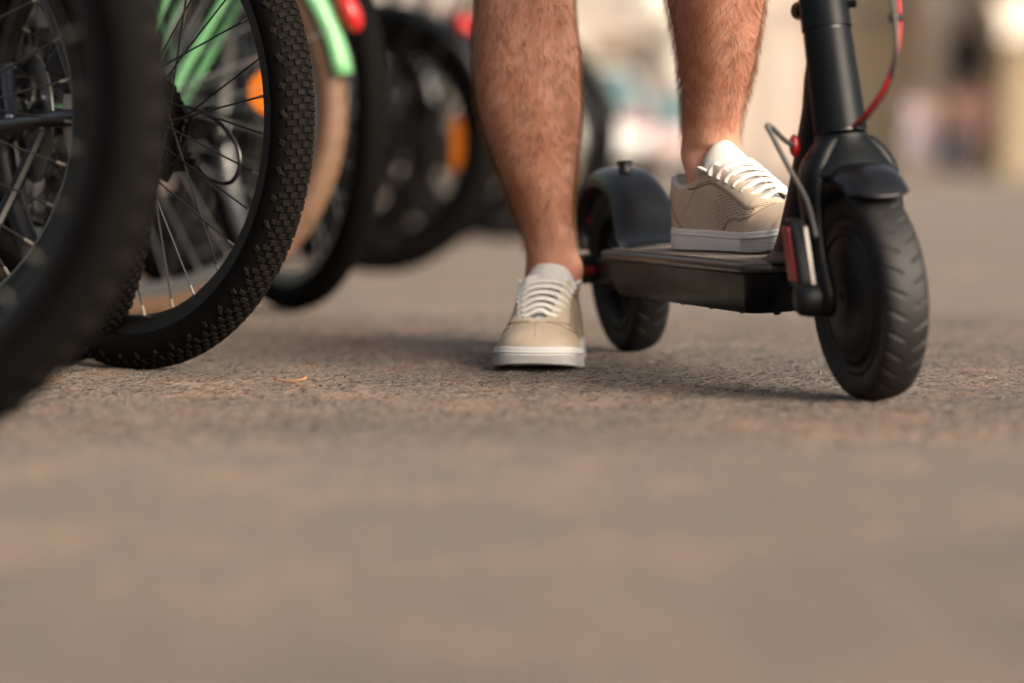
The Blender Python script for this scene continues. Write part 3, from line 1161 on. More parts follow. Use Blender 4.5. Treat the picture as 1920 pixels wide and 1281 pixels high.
    if far is False:
        m = MB()
        m.tube(catmull([(.10, .055, R - .015), (.12, .09, R - .10), (.135, .135, R - .19), (.14, .17, .008)], 4), .0075, n=8)
        m.ellipsoid((.14, .172, .010), (.016, .012, .010), 8, 6)
        obj('kickstand', m, M['black_paint'], root)
    if fender:
        m = fender_mb((0, R), R + .014, R_(180 - fend_end), R_(35), r + .008, .020)
        fo = obj('fender', m, M[fender], root, solid=.0018)
        m = MB()
        for sy in (-1, 1):
            for ang in (R_(180 - fend_end - 12), R_(120)):
                m.tube([(0, sy * .07, R), (math.cos(ang) * (R + .004), sy * (r + .006), R + math.sin(ang) * (R + .004))], .0022, n=6)
        obj('fender_stay', m, M['steel'] if fender == 'mint' else M['dark_steel'], fo)
        m = fender_mb((WB, R), R + .014, R_(165), R_(48), r + .008, .020)
        obj('fender', m, M[fender], root, solid=.0018)
    if rack:
        m = MB()
        zt = R * 2 + .10
        m.tube(catmull([(.16, .05, zt), (-.30, .055, zt), (-.33, .03, zt), (-.33, -.03, zt), (-.30, -.055, zt), (.16, -.05, zt)], 3), .006, n=8)
        m.tube([(.16, 0, zt), (-.32, 0, zt)], .005, n=8)
        for sy in (-1, 1):
            m.tube([(-.058, sy * .074, R - .0), (-.300, sy * .056, zt)], .0068, n=10)
            m.tube([(-.0, sy * .074, R + .04), (-.20, sy * .056, zt)], .0055, n=10)
        m.tube([(-.30, .05, zt), (-.30, -.05, zt)], .005, n=8)
        obj('rack', m, M[rack], root)
    if tail:
        ang = R_(180 - tail)
        rr = R + .035
        m = MB()
        cx, cz = rr * math.cos(ang), R + rr * math.sin(ang)
        m.ellipsoid((cx, 0, cz), (.018, .026, .034), 14, 10, rot=Matrix.Rotation(-(ang - PI), 3, 'Y'))
        obj('tail_light', m, M['tail_red'], root)
        m2 = MB()
        m2.tube([(cx * .93, 0, R + (cz - R) * .93), (cx, 0, cz)], .010, n=8)
    return root


def bpy_rot(deg):
    return Matrix.Rotation(R_(deg), 3, 'Y')


B = bicycle
B('bicycle', -330, 2.22, 71, 'closest black bicycle, its out of focus tyre crossing the left edge', r=.026, kind='plain', tread='tread', drive=False)
B('bicycle', -1750, 1.45, 78, 'unseen bicycle added beyond the left edge of the frame to shade the ground', r=.024, drive=False, far=True)  # stands out of view, added to shade the ground at lower left
B('bicycle', -235, 3.05, 74, 'black bicycle whose spokes and rim fill the far left, behind the blurred tyre', r=.024, kind='plain', spin=.05)
B('bicycle', 128, 3.50, 26, 'dark navy bicycle whose hub shows through the spokes at far left', frame='navy', r=.024, kind='knobby', tread='tread', disc=True, spin=.12)
B('bicycle', 250, 3.354, 48, 'black mountain bicycle with the sharp knobby tyre on the asphalt', r=.0245, kind='knobby', tread='tread', cable=True, spin=.10, disc=True)
B('bicycle', 250, 4.27, 87, 'mint green bicycle with tan tyre and mint mudguard', R=.322, r=.024, frame='mint', tyre='tan_rubber', rim='rim_silver', fender='mint', rack='mint', tail=24,
  spoke='silver_spoke', refl=[(R_(173), .212, 'round', M['orange'])], fend_end=9)
B('bicycle', 545, 4.70, 29, 'black bicycle with silver spokes standing just beyond the mint mudguard', R=.33, r=.025, rim='rim_silver', spoke='silver_spoke')
B('bicycle', 712, 6.40, 66, 'black bicycle with orange spoke reflector and red tail light beside the bare leg', R=.295, r=.036, fender='black_paint', tail=51, refl=[(R_(183), .205, 'bar', M['orange'])], far=True, fend_end=8, rack='black_paint')
B('bicycle', 955, 9.1, 88, 'dark bicycle partly hidden behind the standing leg', R=.34, r=.026, far=True, fender='black_paint')
B('bicycle', 330, 5.6, 46, 'green framed bicycle deep in the row behind the mint one', R=.33, frame='green', far=True, rim='rim_silver', fender='black_paint')
B('bicycle', 20, 5.0, 52, 'green bicycle far left behind the spokes', R=.33, frame='green', far=True, spoke='spoke')
B('bicycle', 80, 6.4, 40, 'brown bicycle deep in the row at far left', R=.33, frame='brown_paint', far=True, rim='rim_silver')
B('bicycle', 520, 7.8, 50, 'grey bicycle deep in the row behind the black one with silver spokes', R=.33, frame='grey_paint', far=True, fender='black_paint')
B('bicycle', 610, 7.1, 62, 'black bicycle wedged beside the one with the orange reflector', R=.33, r=.034, far=True, fender='black_paint', rack='black_paint')
B('bicycle', 860, 10.2, 80, 'grey bicycle just left of the bare calf, deep in the row', R=.34, r=.034, frame='grey_paint', far=True, fender='black_paint')
B('bicycle', 420, 6.2, 58, 'navy bicycle behind the tan tyre', R=.33, r=.030, frame='navy', far=True, fender='black_paint')
B('bicycle', 370, 5.2, 50, 'black bicycle whose wheel fills the gap behind the mint frame', R=.33, r=.030, far=True, fender='black_paint')
B('bicycle', 60, 4.3, 35, 'black bicycle behind the navy one at far left', R=.30, r=.028, far=True)
B('bicycle', 800, 8.4, 70, 'black bicycle with red rear lamp behind the orange reflector', R=.34, far=True, rack='black_paint', tail=60)
B('bicycle', 985, 12.5, 60, 'most distant dark bicycle of the row, between the legs', R=.34, far=True, fender='black_paint')
B('bicycle', 260, 9.5, 45, 'brown bicycle in the distance seen through the knobby wheel', R=.34, frame='brown_paint', far=True, fender='black_paint', rack='black_paint')
B('bicycle', 620, 11.5, 50, 'navy bicycle in the distance left of the red lamps', R=.34, frame='navy', far=True, fender='black_paint')

# ------------------------------------------------------------ scooter
M['scoot_gloss'] = mat('scooter_gloss', (.006, .0065, .0075), .28, var=.25, spec=.35, vscale=30, coat=.25)
LEAN = 4.3
SC_LOC = Vector((.158, 3.663, 0))
SC_YAW = math.atan2(-.964, .266)
scoot = empty('electric_scooter', SC_LOC, (R_(LEAN), 0, SC_YAW))
tag(scoot, 'black electric kick scooter standing on the asphalt under the raised foot', 'scooter')
SCM = Matrix.Translation(SC_LOC) @ Euler((R_(LEAN), 0, SC_YAW)).to_matrix().to_4x4()
SCI = SCM.inverted()
WBS = .798
WR = .108


def scooter_tyre(sgn):
    seg = 720
    prof = []
    ctrl_r = [.0790, .0830, .0890, .0950, .1000, .1040, .1066, .1078, .1080]
    ctrl_y = [.0185, .0208, .0228, .0236, .0229, .0200, .0148, .0080, 0]
    ys = []
    rs = []
    for k in range(33):
        t = k / 32 * 8
        ys.append(cmap(t, list(range(9)), ctrl_y))
        rs.append(cmap(t, list(range(9)), ctrl_r))
    prof = [(r, -y) for r, y in zip(rs, ys)] + [(r, y) for r, y in list(zip(rs, ys))[::-1][1:]]
    rings = []
    N = 30
    for i in range(seg):
        a = 2 * PI * i / seg
        ring = []
        for r, y in prof:
            ay = abs(y)
            dd = 0
            if r > .098:
                ph = (a * N / (2 * PI) + (0 if y > 0 else .5) + sgn * ay * 26) % 1
                e = min(abs(ph - .5) / .085, 3)
                g = max(0, 1 - e ** 3) if e < 1 else 0
                win = min(1, max(0, (ay - .0045) / .0015)) * min(1, max(0, (.0240 - ay) / .0015))
                dd = .0019 * g * win
                if abs(ay - .0005) < .0004:
                    dd += 0
            q = r - dd
            ring.append((q * math.cos(a), y, q * math.sin(a)))
        rings.append(ring)
    m = MB()
    m.loft(rings, closed=False, cap=False, wrap=True)
    return m


def scooter_wheel(name, u, motor):
    m = MB()
    if motor:
        m.lathe([(.004, -.029), (.016, -.029), (.020, -.0285), (.022, -.0275), (.040, -.0265), (.058, -.0245), (.0605, -.0225), (.0625, -.0225), (.064, -.0245), (.068, -.0240), (.070, -.0215), (.0715, -.0205), (.076, -.0205), (.0785, -.0215), (.081, -.0200), (.081, .0200), (.0785, .0215), (.076, .0205),
                 (.070, .0205), (.066, .0240), (.058, .0245), (.022, .0275), (.016, .034), (.004, .034)], (0, 0, 0), 96)
    else:
        m.lathe([(.066, -.016), (.070, -.020), (.076, -.0205), (.0785, -.0215), (.081, -.0200), (.081, .0200), (.0785, .0215), (.076, .0205), (.070, .020), (.066, .016), (.064, 0)], (0, 0, 0), 96, closedprof=True)
        m.lathe([(.004, -.032), (.016, -.032), (.020, -.020), (.028, -.016), (.028, .016), (.020, .02), (.016, .032), (.004, .032)], (0, 0, 0), 40)
        for k in range(5):
            a = 2 * PI * k / 5
            m.tube([(.024 * math.cos(a), -.002, .024 * math.sin(a)), (.067 * math.cos(a), -.002, .067 * math.sin(a))], [.012, .009], n=8, flat=.7)
    wl = obj(name, m, M['scoot_plastic'], scoot, angle=50)
    wl.location = (u, 0, WR)
    tm = obj('tyre', scooter_tyre(-1), M['scoot_rubber'], wl, angle=180)
    if not motor:
        m = MB()
        n = 60
        m.lathe([(.034, .024), (.056, .024), (.056, .0262), (.034, .0262)], (0, 0, 0), n, closedprof=True)
        obj('brake_disc', m, M['steel'], wl)
    return wl


M['scoot_rubber'] = mat('scooter_rubber', (.013, .012, .0115), .6, var=.35, vscale=45, bump=.2, bscale=900, bdist=.0003, rvar=.1)
fw = scooter_wheel('front_wheel', WBS, True)
rw = scooter_wheel('rear_wheel', 0, False)


def rrect(u0, u1, hw, rr, rf, n=8):
    """plan outline, rear corners radius rr, front corners radius rf"""
    pts = []
    for (cx, cy, a0, r) in ((u1 - rf, hw - rf, 0, rf), (u0 + rr, hw - rr, 90, rr), (u0 + rr, -hw + rr, 180, rr), (u1 - rf, -hw + rf, 270, rf)):
        for k in range(n + 1):
            a = R_(a0 + 90 * k / n)
            pts.append((cx + r * math.cos(a), cy + r * math.sin(a)))
    return pts


ZT = .141   # deck top
m = MB()
rings = []
for z, ins, fr in [(.0835, .016, .030), (.0850, .012, .026), (.092, .0085, .018), (.105, .006, .010), (.120, .0045, .004), (.1275, .004, .003), (.1285, .0055, .004), (.1295, .0055, .004)]:
    rings.append([(x, y, z) for x, y in rrect(.112 + ins * 2.0, .652 - fr, .0735 - ins, .022, .030)])
m.loft(rings)
deck = obj('deck', m, M['scoot'], scoot, angle=30)
m = MB()
rings = []
for z, ins in [(.1285, .003), (.1295, .0008), (.1325, -.0006), (.1365, -.0002), (.1390, .0018), (.1398, .0035), (.1396, .0065), (.1392, .009)]:
    rings.append([(x, y, z) for x, y in rrect(.106 + ins, .656 - ins, .0745 - ins, .024, .034)])
m.loft(rings)
obj('deck_lip', m, M['lip'], deck, angle=50)
# rubber mat: a height field with rows of small round pits
m = MB()
nx, ny = 520, 132
x0, x1, hy = .124, .642, .0655
vs = []
pit = .0086
for i in range(nx + 1):
    x = x0 + (x1 - x0) * i / nx
    for j in range(ny + 1):
        y = -hy + 2 * hy * j / ny
        r = round(x / (pit * .866))
        best = 9
        for rr in (r - 1, r, r + 1):
            cx = rr * pit * .866
            off = (rr % 2) * pit / 2
            cy = round((y - off) / pit) * pit + off
            best = min(best, math.hypot(x - cx, y - cy))
        dz = -.0026 if best < .0026 else (-.0026 * max(0, 1 - (best - .0026) / .0008) if best < .0034 else 0)
        edge = min(x - x0, x1 - x, y + hy, hy - y)
        corner = math.hypot(max(0, abs(y) - hy + .018), max(0, abs(x - (x0 + x1) / 2) - (x1 - x0) / 2 + .018))
        if edge < .005:
            dz = 0
        z = ZT + .0006 + dz
        if edge < .0012 or corner > .0175:
            z = .1388
        vs.append((x, y, z))
fs = []
for i in range(nx):
    for j in range(ny):
        a = i * (ny + 1) + j
        fs.append((a, a + ny + 1, a + ny + 2, a + 1))
m.add(vs, fs)
m.m = [1 if sum(vs[k][2] for k in f) / 4 < ZT - .0008 and abs(vs[f[0]][1]) < hy - .003 else 0 for f in fs]  # pit faces take a darker material: grime, and the holes' shade as colour
obj('deck_mat', m, [M['mat'], M['scoot_plastic']], deck, angle=50, norm=False)
m = MB()
for k in range(5):
    for sy in (-1, 1):
        m.tube([(.16 + .1 * k, sy * .050, .0838), (.16 + .1 * k, sy * .050, .0815)], [.0045, .0035], n=10)
for sy in (-.03, 0, .03):
    m.tube([(.612, sy, .0838), (.612, sy, .0805)], [.0045, .0035], n=10)
bs = obj('screw', m, M['scoot_plastic'], deck)
bs['kind'] = 'stuff'
m = MB()
m.tube([(.618, -.066, .1275), (.612, -.0655, .110), (.607, -.064, .0855)], .0009, n=6)
obj('deck_seam', m, M['scoot_plastic'], deck)
# rear arms and axle covers
for sy in (-1, 1):
    m = MB()
    ring = []
    for x, z0, z1, y0, y1 in [(.16, .095, .128, .040, .058), (.10, .094, .130, .038, .058), (.03, .092, .126, .040, .056), (-.012, .094, .122, .040, .054)]:
        ring.append([(x, sy * y0, z0), (x, sy * y1, z0 + .004), (x, sy * y1, z1 - .004), (x, sy * y0, z1)])
    m.loft(ring)
    arm = obj('rear_arm', m, M['scoot'], scoot, bevel=.002)
    m = MB()
    rg = []
    for y, k in [(.052, 1), (.066, 1), (.073, .88), (.075, .7)]:
        rg.append([(-.004 + .034 * k * math.cos(a) * (1 if abs(math.cos(a)) < .7 else .92), sy * y, .110 + .0175 * k * math.sin(a)) for a in [2 * PI * i / 24 for i in range(24)]])
    m.loft(rg)
    m.box((.018, sy * .062, .110), (.030, .020, .032))
    cov = obj('axle_cover', m, M['scoot_plastic'], arm, bevel=.002)
    m = MB()
    m.box((-.002, sy * .0765, .111), (.042, .004, .014))
    m.box((.0345, sy * .062, .111), (.003, .018, .010))
    obj('reflector', m, M['red'], arm, bevel=.0012)
    m = MB()
    m.box((.010, sy * .0635, .1285), (.046, .021, .003))  # paler plate: the lit top of the cover put into colour
    obj('lit_cover_top', m, M['lip'], arm, bevel=.001)

# rear mudguard: runs over the wheel and flares on to the deck
path = [(-.120, .128), (-.124, .150), (-.118, .175), (-.100, .203), (-.072, .223), (-.038, .2345), (-.002, .2365), (.034, .2300), (.064, .2160), (.088, .1960), (.108, .1730), (.126, .1560), (.150, .1455), (.176, .1425)]
half = [.034, .035, .036, .036, .036, .036, .036, .0365, .038, .041, .046, .051, .056, .058]
pp = catmull([(x, 0, z) for x, z in path], 6)
rings = []
nP = len(pp)
for i, p in enumerate(pp):
    t = (pp[min(i + 1, nP - 1)] - pp[max(i - 1, 0)]).normalized()
    nrm = Vector((-t.z, 0, t.x))
    hw = cmap(i / 6, list(range(len(half))), half)
    drop = cmap(i / 6, [0, 8, 11, 13], [.020, .020, .009, .002])
    ring = []
    for j in range(17):
        q = -1 + j / 8
        ring.append(p + Vector((0, hw * math.sin(q * 1.3) / math.sin(1.3), 0)) - nrm * (drop * (abs(q) ** 3.2)))
    rings.append(ring)
m = MB()
m.loft(rings, closed=False, cap=False)
rf = obj('rear_mudguard', m, M['scoot_gloss'] if 'scoot_gloss' in M else M['scoot'], scoot, solid=.0025)
m = MB()
m.lathe([(.001, .0), (.0095, .0), (.0085, .006), (.0075, .008), (.0095, .010), (.0095, .0145), (.001, .0155)], (.020, -.002, .2325), 20, axis='z')
obj('hook_knob', m, M['scoot_plastic'], rf)
m = MB()
m.ellipsoid((-.124, 0, .172), (.008, .022, .014), 14, 8)
obj('tail_light', m, M['red'], rf)
m = MB()
m.tube(catmull([(.118, .050, .130), (.10, .060, .165), (.075, .064, .170), (.03, .055, .150), (.0, .046, .145)], 5), .0028, n=8)
obj('brake_cable', m, M['red_cable'], scoot)

# neck rising from the front of the deck to the head tube
def HA(z):
    """centre line of the steering tube at height z"""
    return .752 - (z - .272) * .185


def ov(cx, cy, cz, a, b, n=28, e=1.0, tilt=0):
    out = []
    for k in range(n):
        t = 2 * PI * k / n
        c, s_ = math.cos(t), math.sin(t)
        x = a * math.copysign(abs(c) ** e, c)
        out.append((cx + x, cy + b * math.copysign(abs(s_) ** e, s_), cz + x * tilt))
    return out


m = MB()
st = [(.1385, .634, .046, .038), (.150, .638, .0435, .035), (.17, .648, .0400, .0315), (.20, .663, .0365, .0285), (.235, .682, .0345, .0260), (.27, .701, .033, .0245), (.300, .715, .031, .0225), (.330, .724, .028, .0225), (.352, .730, .020, .0215)]
rings = [ov(HAx, 0, z, a, b, e=.85) for z, HAx, a, b in st]
m.loft(rings)
neck = obj('neck', m, M['scoot_neck'] if 'scoot_neck' in M else M['scoot'], scoot, angle=60)
m = MB()
rings = [ov(.640, 0, z, a, b, e=.8) for z, a, b in [(.1395, .056, .050), (.1425, .055, .048), (.1445, .050, .042), (.150, .045, .037)]]
m.loft(rings)
obj('neck_base', m, M['scoot_plastic'], neck)

# head tube with ring seams and latch
def htube(z0, z1, r0, r1, k=6):
    m = MB()
    rings = []
    for i in range(k + 1):
        z = z0 + (z1 - z0) * i / k
        r = r0 + (r1 - r0) * i / k
        rings.append(ov(HA(z), 0, z, r, r, 36, tilt=.18))
    m.loft(rings)
    return m


m = htube(.2745, .3775, .0275, .0250)
head = obj('head_tube', m, M['scoot'], scoot, angle=50)
m = htube(.2720, .2750, .0255, .0255, 1)
obj('ring', m, M['rim_black'], head)
m = htube(.3770, .3806, .0228, .0228, 1)
obj('ring', m, M['rim_black'], head)
m = htube(.3802, .4280, .0262, .0250)
for dz in (0, ):
    m.tube([(HA(.405) - .030, -.004, .398), (HA(.405) - .034, -.004, .425)], .009, n=10)
    m.tube([(HA(.402) - .024, -.012, .402), (HA(.402) - .040, -.012, .402)], .010, n=12)
m.tube([(HA(.40) + .010, .020, .4045), (HA(.40) + .016, .029, .4045)], .0045, n=10)
obj('folding_latch', m, M['scoot'], scoot, angle=50)
m = htube(.4280, 1.06, .0172, .0165, 4)
stem = obj('stem', m, M['scoot'], scoot)
m = MB()
hx = HA(1.07)
m.tube([(hx, -.215, 1.07), (hx, .215, 1.07)], .0115, n=14)
m.tube([(hx, 0, 1.04), (hx + .01, 0, 1.10)], .024, n=16)
m.tube([(hx + .02, -.09, 1.07), (hx + .055, -.19, 1.065)], .005, n=8)
hb = obj('handlebar', m, M['scoot'], scoot)
for sy in (-1, 1):
    m = MB()
    m.tube([(hx, sy * .12, 1.07), (hx, sy * .215, 1.07)], .0165, n=14)
    obj('grip', m, M['rubber'], hb)

# fork: crown and two legs in one casting
m = MB()
rings = []
for z, a, b, dx in [(.2725, .0268, .0268, 0), (.266, .0278, .0280, .000), (.256, .0315, .0370, .002), (.246, .0335, .0435, .005), (.238, .0345, .0480, .008), (.231, .0325, .0500, .010), (.2275, .027, .0480, .010)]:
    rings.append(ov(HA(z) + dx, 0, z, a, b, 36, e=.9))
m.loft(rings)
for sy in (-1, 1):
    pts = [(.753, .018, .263, .024, .013), (.758, .028, .250, .028, .0140), (.767, .0375, .232, .027, .0120), (.776, .0420, .210, .023, .0098), (.788, .0440, .180, .0175, .0085), (.800, .0450, .150, .0160, .0085), (.809, .0455, .128, .0165, .0085), (.815, .0455, .108, .0185, .0085), (.817, .0455, .094, .014, .008), (.818, .0455, .0895, .006, .006)]
    pts = [(p[0] - .020 * min(1, max(0, (.263 - p[2]) / .11)),) + p[1:] for p in pts]
    K = catmull([(p[0], p[1], p[2]) for p in pts], 4)
    rings = []
    for i, p in enumerate(K):
        a = cmap(i / 4, list(range(10)), [q[3] for q in pts])
        b = cmap(i / 4, list(range(10)), [q[4] for q in pts])
        rings.append(ov(p.x, sy * p.y, p.z, a, b, 24, e=.8, tilt=.25))
    m.loft(rings)
fork = obj('fork', m, M['scoot'], scoot, angle=60)
for sy in (-1, ):
    # cover with its red and cream reflector strips
    m = MB()
    rings = []
    for t in range(11):
        q = t / 10
        z = .1165 + .0735 * q
        u = .7805 - .017 * q
        wd = .0165 * (1 if q < .9 else .85)
        th = .0095 if 0 < q < 1 else .0070
        rings.append([(u + wd * sx * (.92 if 0 < t < 10 else .75), sy * (.0615 + th * s2), z) for sx, s2 in ((-1, -.9), (-.9, 1), (.8, 1), (1, .6), (1, -.9), (0, -1))])
    m.loft(rings)
    cv = obj('fork_cover', m, M['scoot_plastic'], fork, bevel=.0015)
    m = MB()
    rg = []
    for y, r in [(.046, .0185), (.060, .0185), (.070, .0165), (.0735, .0125)]:
        rg.append([(.791 + r * math.cos(a) - .004, sy * y, .108 + r * math.sin(a)) for a in [2 * PI * i / 28 for i in range(28)]])
    m.loft(rg)
    obj('axle_cap', m, M['scoot_plastic'], fork, angle=60)
    m = MB()
    rg = []
    for q in (0, .5, 1):
        z = .127 + .055 * q
        u = .7770 - .0125 * q
        rg.append([(u - .0125, sy * .0690, z), (u + .0085, sy * .0690, z), (u + .0085, sy * .0728, z), (u - .0125, sy * .0728, z)])
    m.loft(rg)
    obj('red_reflector', m, M['red'], cv, bevel=.0008)
    m = MB()
    rg = []
    for q in (0, .5, 1):
        z = .1150 + .067 * q
        u = .7975 - .0155 * q
        rg.append([(u - .002, sy * .0550, z), (u + .0015, sy * .0550, z), (u + .0015, sy * .0600, z), (u - .002, sy * .0600, z)])
    m.loft(rg)
    obj('cream_reflector', m, M['cream'], cv, bevel=.0005)

# front mudguard: a short visor hugging the tyre, its sides cut back
fpts = catmull([(u + .004, 0, z) for u, z in [(.700, .192), (.722, .214), (.748, .2305), (.776, .2400), (.804, .2405), (.830, .2335), (.848, .2215), (.860, .2075)]], 10)
nF = len(fpts) - 1


def fpath(q):
    x = max(0, min(nF - 1e-4, q * nF))
    i = int(x)
    p = fpts[i].lerp(fpts[i + 1], x - i)
    t = (fpts[i + 1] - fpts[i]).normalized()
    return p, Vector((-t.z, 0, t.x))


rings = []
for k in range(41):
    q0 = k / 40
    hw = .0325 + .0015 * math.sin(q0 * PI)
    ring = []
    for j in range(21):
        t = -1 + j / 10
        p, nr_ = fpath(q0 * (1 - .16 * t * t * q0))
        drop = .0165 * abs(t) ** 2.6
        ring.append(p + Vector((0, hw * math.sin(t * 1.25) / math.sin(1.25), 0)) - nr_ * drop)
    rings.append(ring)
m = MB()
m.loft(rings, closed=False, cap=False)
obj('front_mudguard', m, M['scoot_gloss'] if 'scoot_gloss' in M else M['scoot'], scoot, solid=.003)


def loc(px, py, d):
    return SCI @ P(px, py, d)


m = MB()
m.tube(catmull([loc(1600, 236, 2.86), loc(1622, 216, 2.83), loc(1658, 165, 2.80), loc(1680, 105, 2.79), loc(1687, 40, 2.79), loc(1678, -30, 2.80), loc(1650, -140, 2.85), loc(1600, -400, 2.95), SCI @ (SCM @ Vector((hx, .03, 1.05)))], 8), .0023, n=10)
rc = obj('brake_hose', m, M['red_cable'], scoot)
m = MB()
m.tube(catmull([loc(1601, 240, 2.862), loc(1626, 219, 2.832), loc(1664, 165, 2.803), loc(1680, 105, 2.782), loc(1679, 40, 2.785), loc(1667, -30, 2.795), loc(1640, -140, 2.845), loc(1596, -400, 2.945), SCI @ (SCM @ Vector((hx, .02, 1.05)))], 8), .0024, n=10)
obj('motor_wire', m, M['grey_cable'], scoot)
m = MB()
m.tube([loc(1669, 33, 2.787), loc(1691, 33, 2.79)], .0042, n=10)
obj('cable_clip', m, M['scoot_plastic'], rc)
# looped grey wire between neck and fork cover
m = MB()
m.tube(catmull([loc(1492, 276, 2.945), loc(1470, 262, 2.93), loc(1448, 240, 2.915), loc(1438, 236, 2.912), loc(1446, 252, 2.91), loc(1482, 320, 2.90), loc(1512, 375, 2.885), loc(1526, 425, 2.87), loc(1530, 445, 2.865)], 8), .0027, n=10)
lw = obj('motor_cable', m, M['grey_cable'], scoot)
m = MB()
m.ellipsoid(loc(1490, 274, 2.945), (.006, .006, .012), 14, 10)
obj('cable_grommet', m, M['red'], neck)
# ------------------------------------------------------------ shoes
SL = .295
OX = [0, .004, .012, .030, .060, .100, .140, .180, .215, .240, .262, .278, .288, .293, .295]
OW = [.000, .013, .0220, .0310, .0365, .0385, .0405, .0430, .0475, .0470, .0420, .0330, .0215, .0110, .000]
OC = [0, 0, 0, 0, .000, -.001, -.002, -.001, .001, .003, .005, .007, .008, .0085, .009]   # + = towards the inner side


def sole_w(x):
    return sole_w0(x) * cmap(x, [.10, .18, .25, .295], [1, 1.07, 1.09, 1.09])


def sole_w0(x):
    if x < .012:
        return .0220 * math.sqrt(max(0, 1 - ((.012 - x) / .012) ** 2))
    if x > .262:
        return .0420 * math.sqrt(max(0, 1 - ((x - .262) / .033) ** 2)) ** .9
    return max(0, cmap(x, OX, OW))


def sole_c(x):
    return cmap(x, OX, OC)


def toe_spring(x):
    return .0075 * max(0, (x - .225) / .07) ** 1.8


def z_top(x):
    """top of the rubber side wall"""
    return cmap(x, [0, .03, .08, .13, .17, .21, .25, .28, .295], [.0270, .0268, .0258, .0245, .0235, .0235, .0255, .0280, .0285])


def outline(n=96):
    xs = [SL * (1 - math.cos(PI * k / n)) / 2 for k in range(n + 1)]
    return [(x, 1) for x in xs] + [(x, -1) for x in xs[::-1][1:-1]]


def shoe_frame(x, inset=0):
    w = max(0, sole_w(x) - inset * (1 if 0 < x < SL else 0))
    return w


def sole_ring(z_f, off):
    """ring of the sole outline pushed outwards by off; z_f(x) gives its height"""
    pts = outline()
    res = []
    n = len(pts)
    P2 = [Vector((x, sole_c(x) + s * sole_w(x), 0)) for x, s in pts]
    for i, (x, s) in enumerate(pts):
        t = (P2[(i + 1) % n] - P2[i - 1])
        t.normalize()
        nrm = Vector((t.y, -t.x, 0))
        # outline runs heel > toe on +y, so outward is -nrm there
        nrm = -nrm if True else nrm
        p = P2[i] + nrm * off
        res.append((p.x, p.y, z_f(x)))
    return res


H_X = [0, .008, .020, .045, .075, .100, .120, .140, .160, .180, .200, .220, .240, .258, .272, .283, .290, .295]
H_Z = [.070, .084, .081, .073, .078, .092, .0985, .0910, .0815, .0715, .0620, .0550, .0520, .0500, .0465, .0410, .0355, .0290]
Y_X = [0, .010, .030, .060, .100, .120, .140, .160, .180, .200, .213, .222, .295]
Y_T = [.001, .018, .0265, .0300, .0290, .0260, .0230, .0198, .0165, .0125, .0080, .0, .0]


def upper_pt(x, s, side, off=0):
    """x along the shoe, s 0 at the sole .. 1 at the top edge, side +1 / -1"""
    w = sole_w(x) * .965
    c = sole_c(x)
    zs = z_top(x) - .005
    zt = cmap(x, H_X, H_Z)
    yt = cmap(x, Y_X, Y_T)
    yt = min(yt, w * .94)
    bulge = 1.0
    th = s * PI / 2
    k = cmap(x, [0, .05, .12, .2, .25, .295], [.55, .55, .70, .95, 1.0, 1.0])
    cy = math.cos(th) ** (k)
    sz = math.sin(th) ** (1.0 if x > .2 else 1.15)
    if yt > 0.004:
        # side walls of the quarter: nearly straight, leaning in
        f = s ** 1.25
        y1 = w + (yt - w) * f + .0022 * math.sin(PI * s)
        z1 = zs + (zt - zs) * s
        y2 = yt + (w - yt) * cy
        z2 = zs + (zt - zs) * sz
        q = cmap(x, [0, .06, .13, .2, .295], [1, 1, .55, .0, 0])
        y = y1 * q + y2 * (1 - q)
        z = z1 * q + z2 * (1 - q)
    else:
        y = yt + (w - yt) * cy
        z = zs + (zt - zs) * sz
    return Vector((x, c * (1 - .5 * s) + side * y, z))


def upper_n(x, s, side):
    e = .002
    x_ = min(max(x, .003), SL - .003)
    s_ = min(max(s, .02), .98)
    a = upper_pt(x_ + e, s_, side) - upper_pt(x_ - e, s_, side)
    b = upper_pt(x_, s_ + .015, side) - upper_pt(x_, s_ - .015, side)
    n = a.cross(b)
    if n.length < 1e-9:
        return Vector((0, 0, 1))
    n.normalize()
    c = Vector((x, sole_c(x), .03))
    if n.dot(upper_pt(x_, s_, side) - c) < 0:
        n = -n
    return n


def up(x, s, side, off):
    return upper_pt(x, s, side) + upper_n(x, s, side) * off


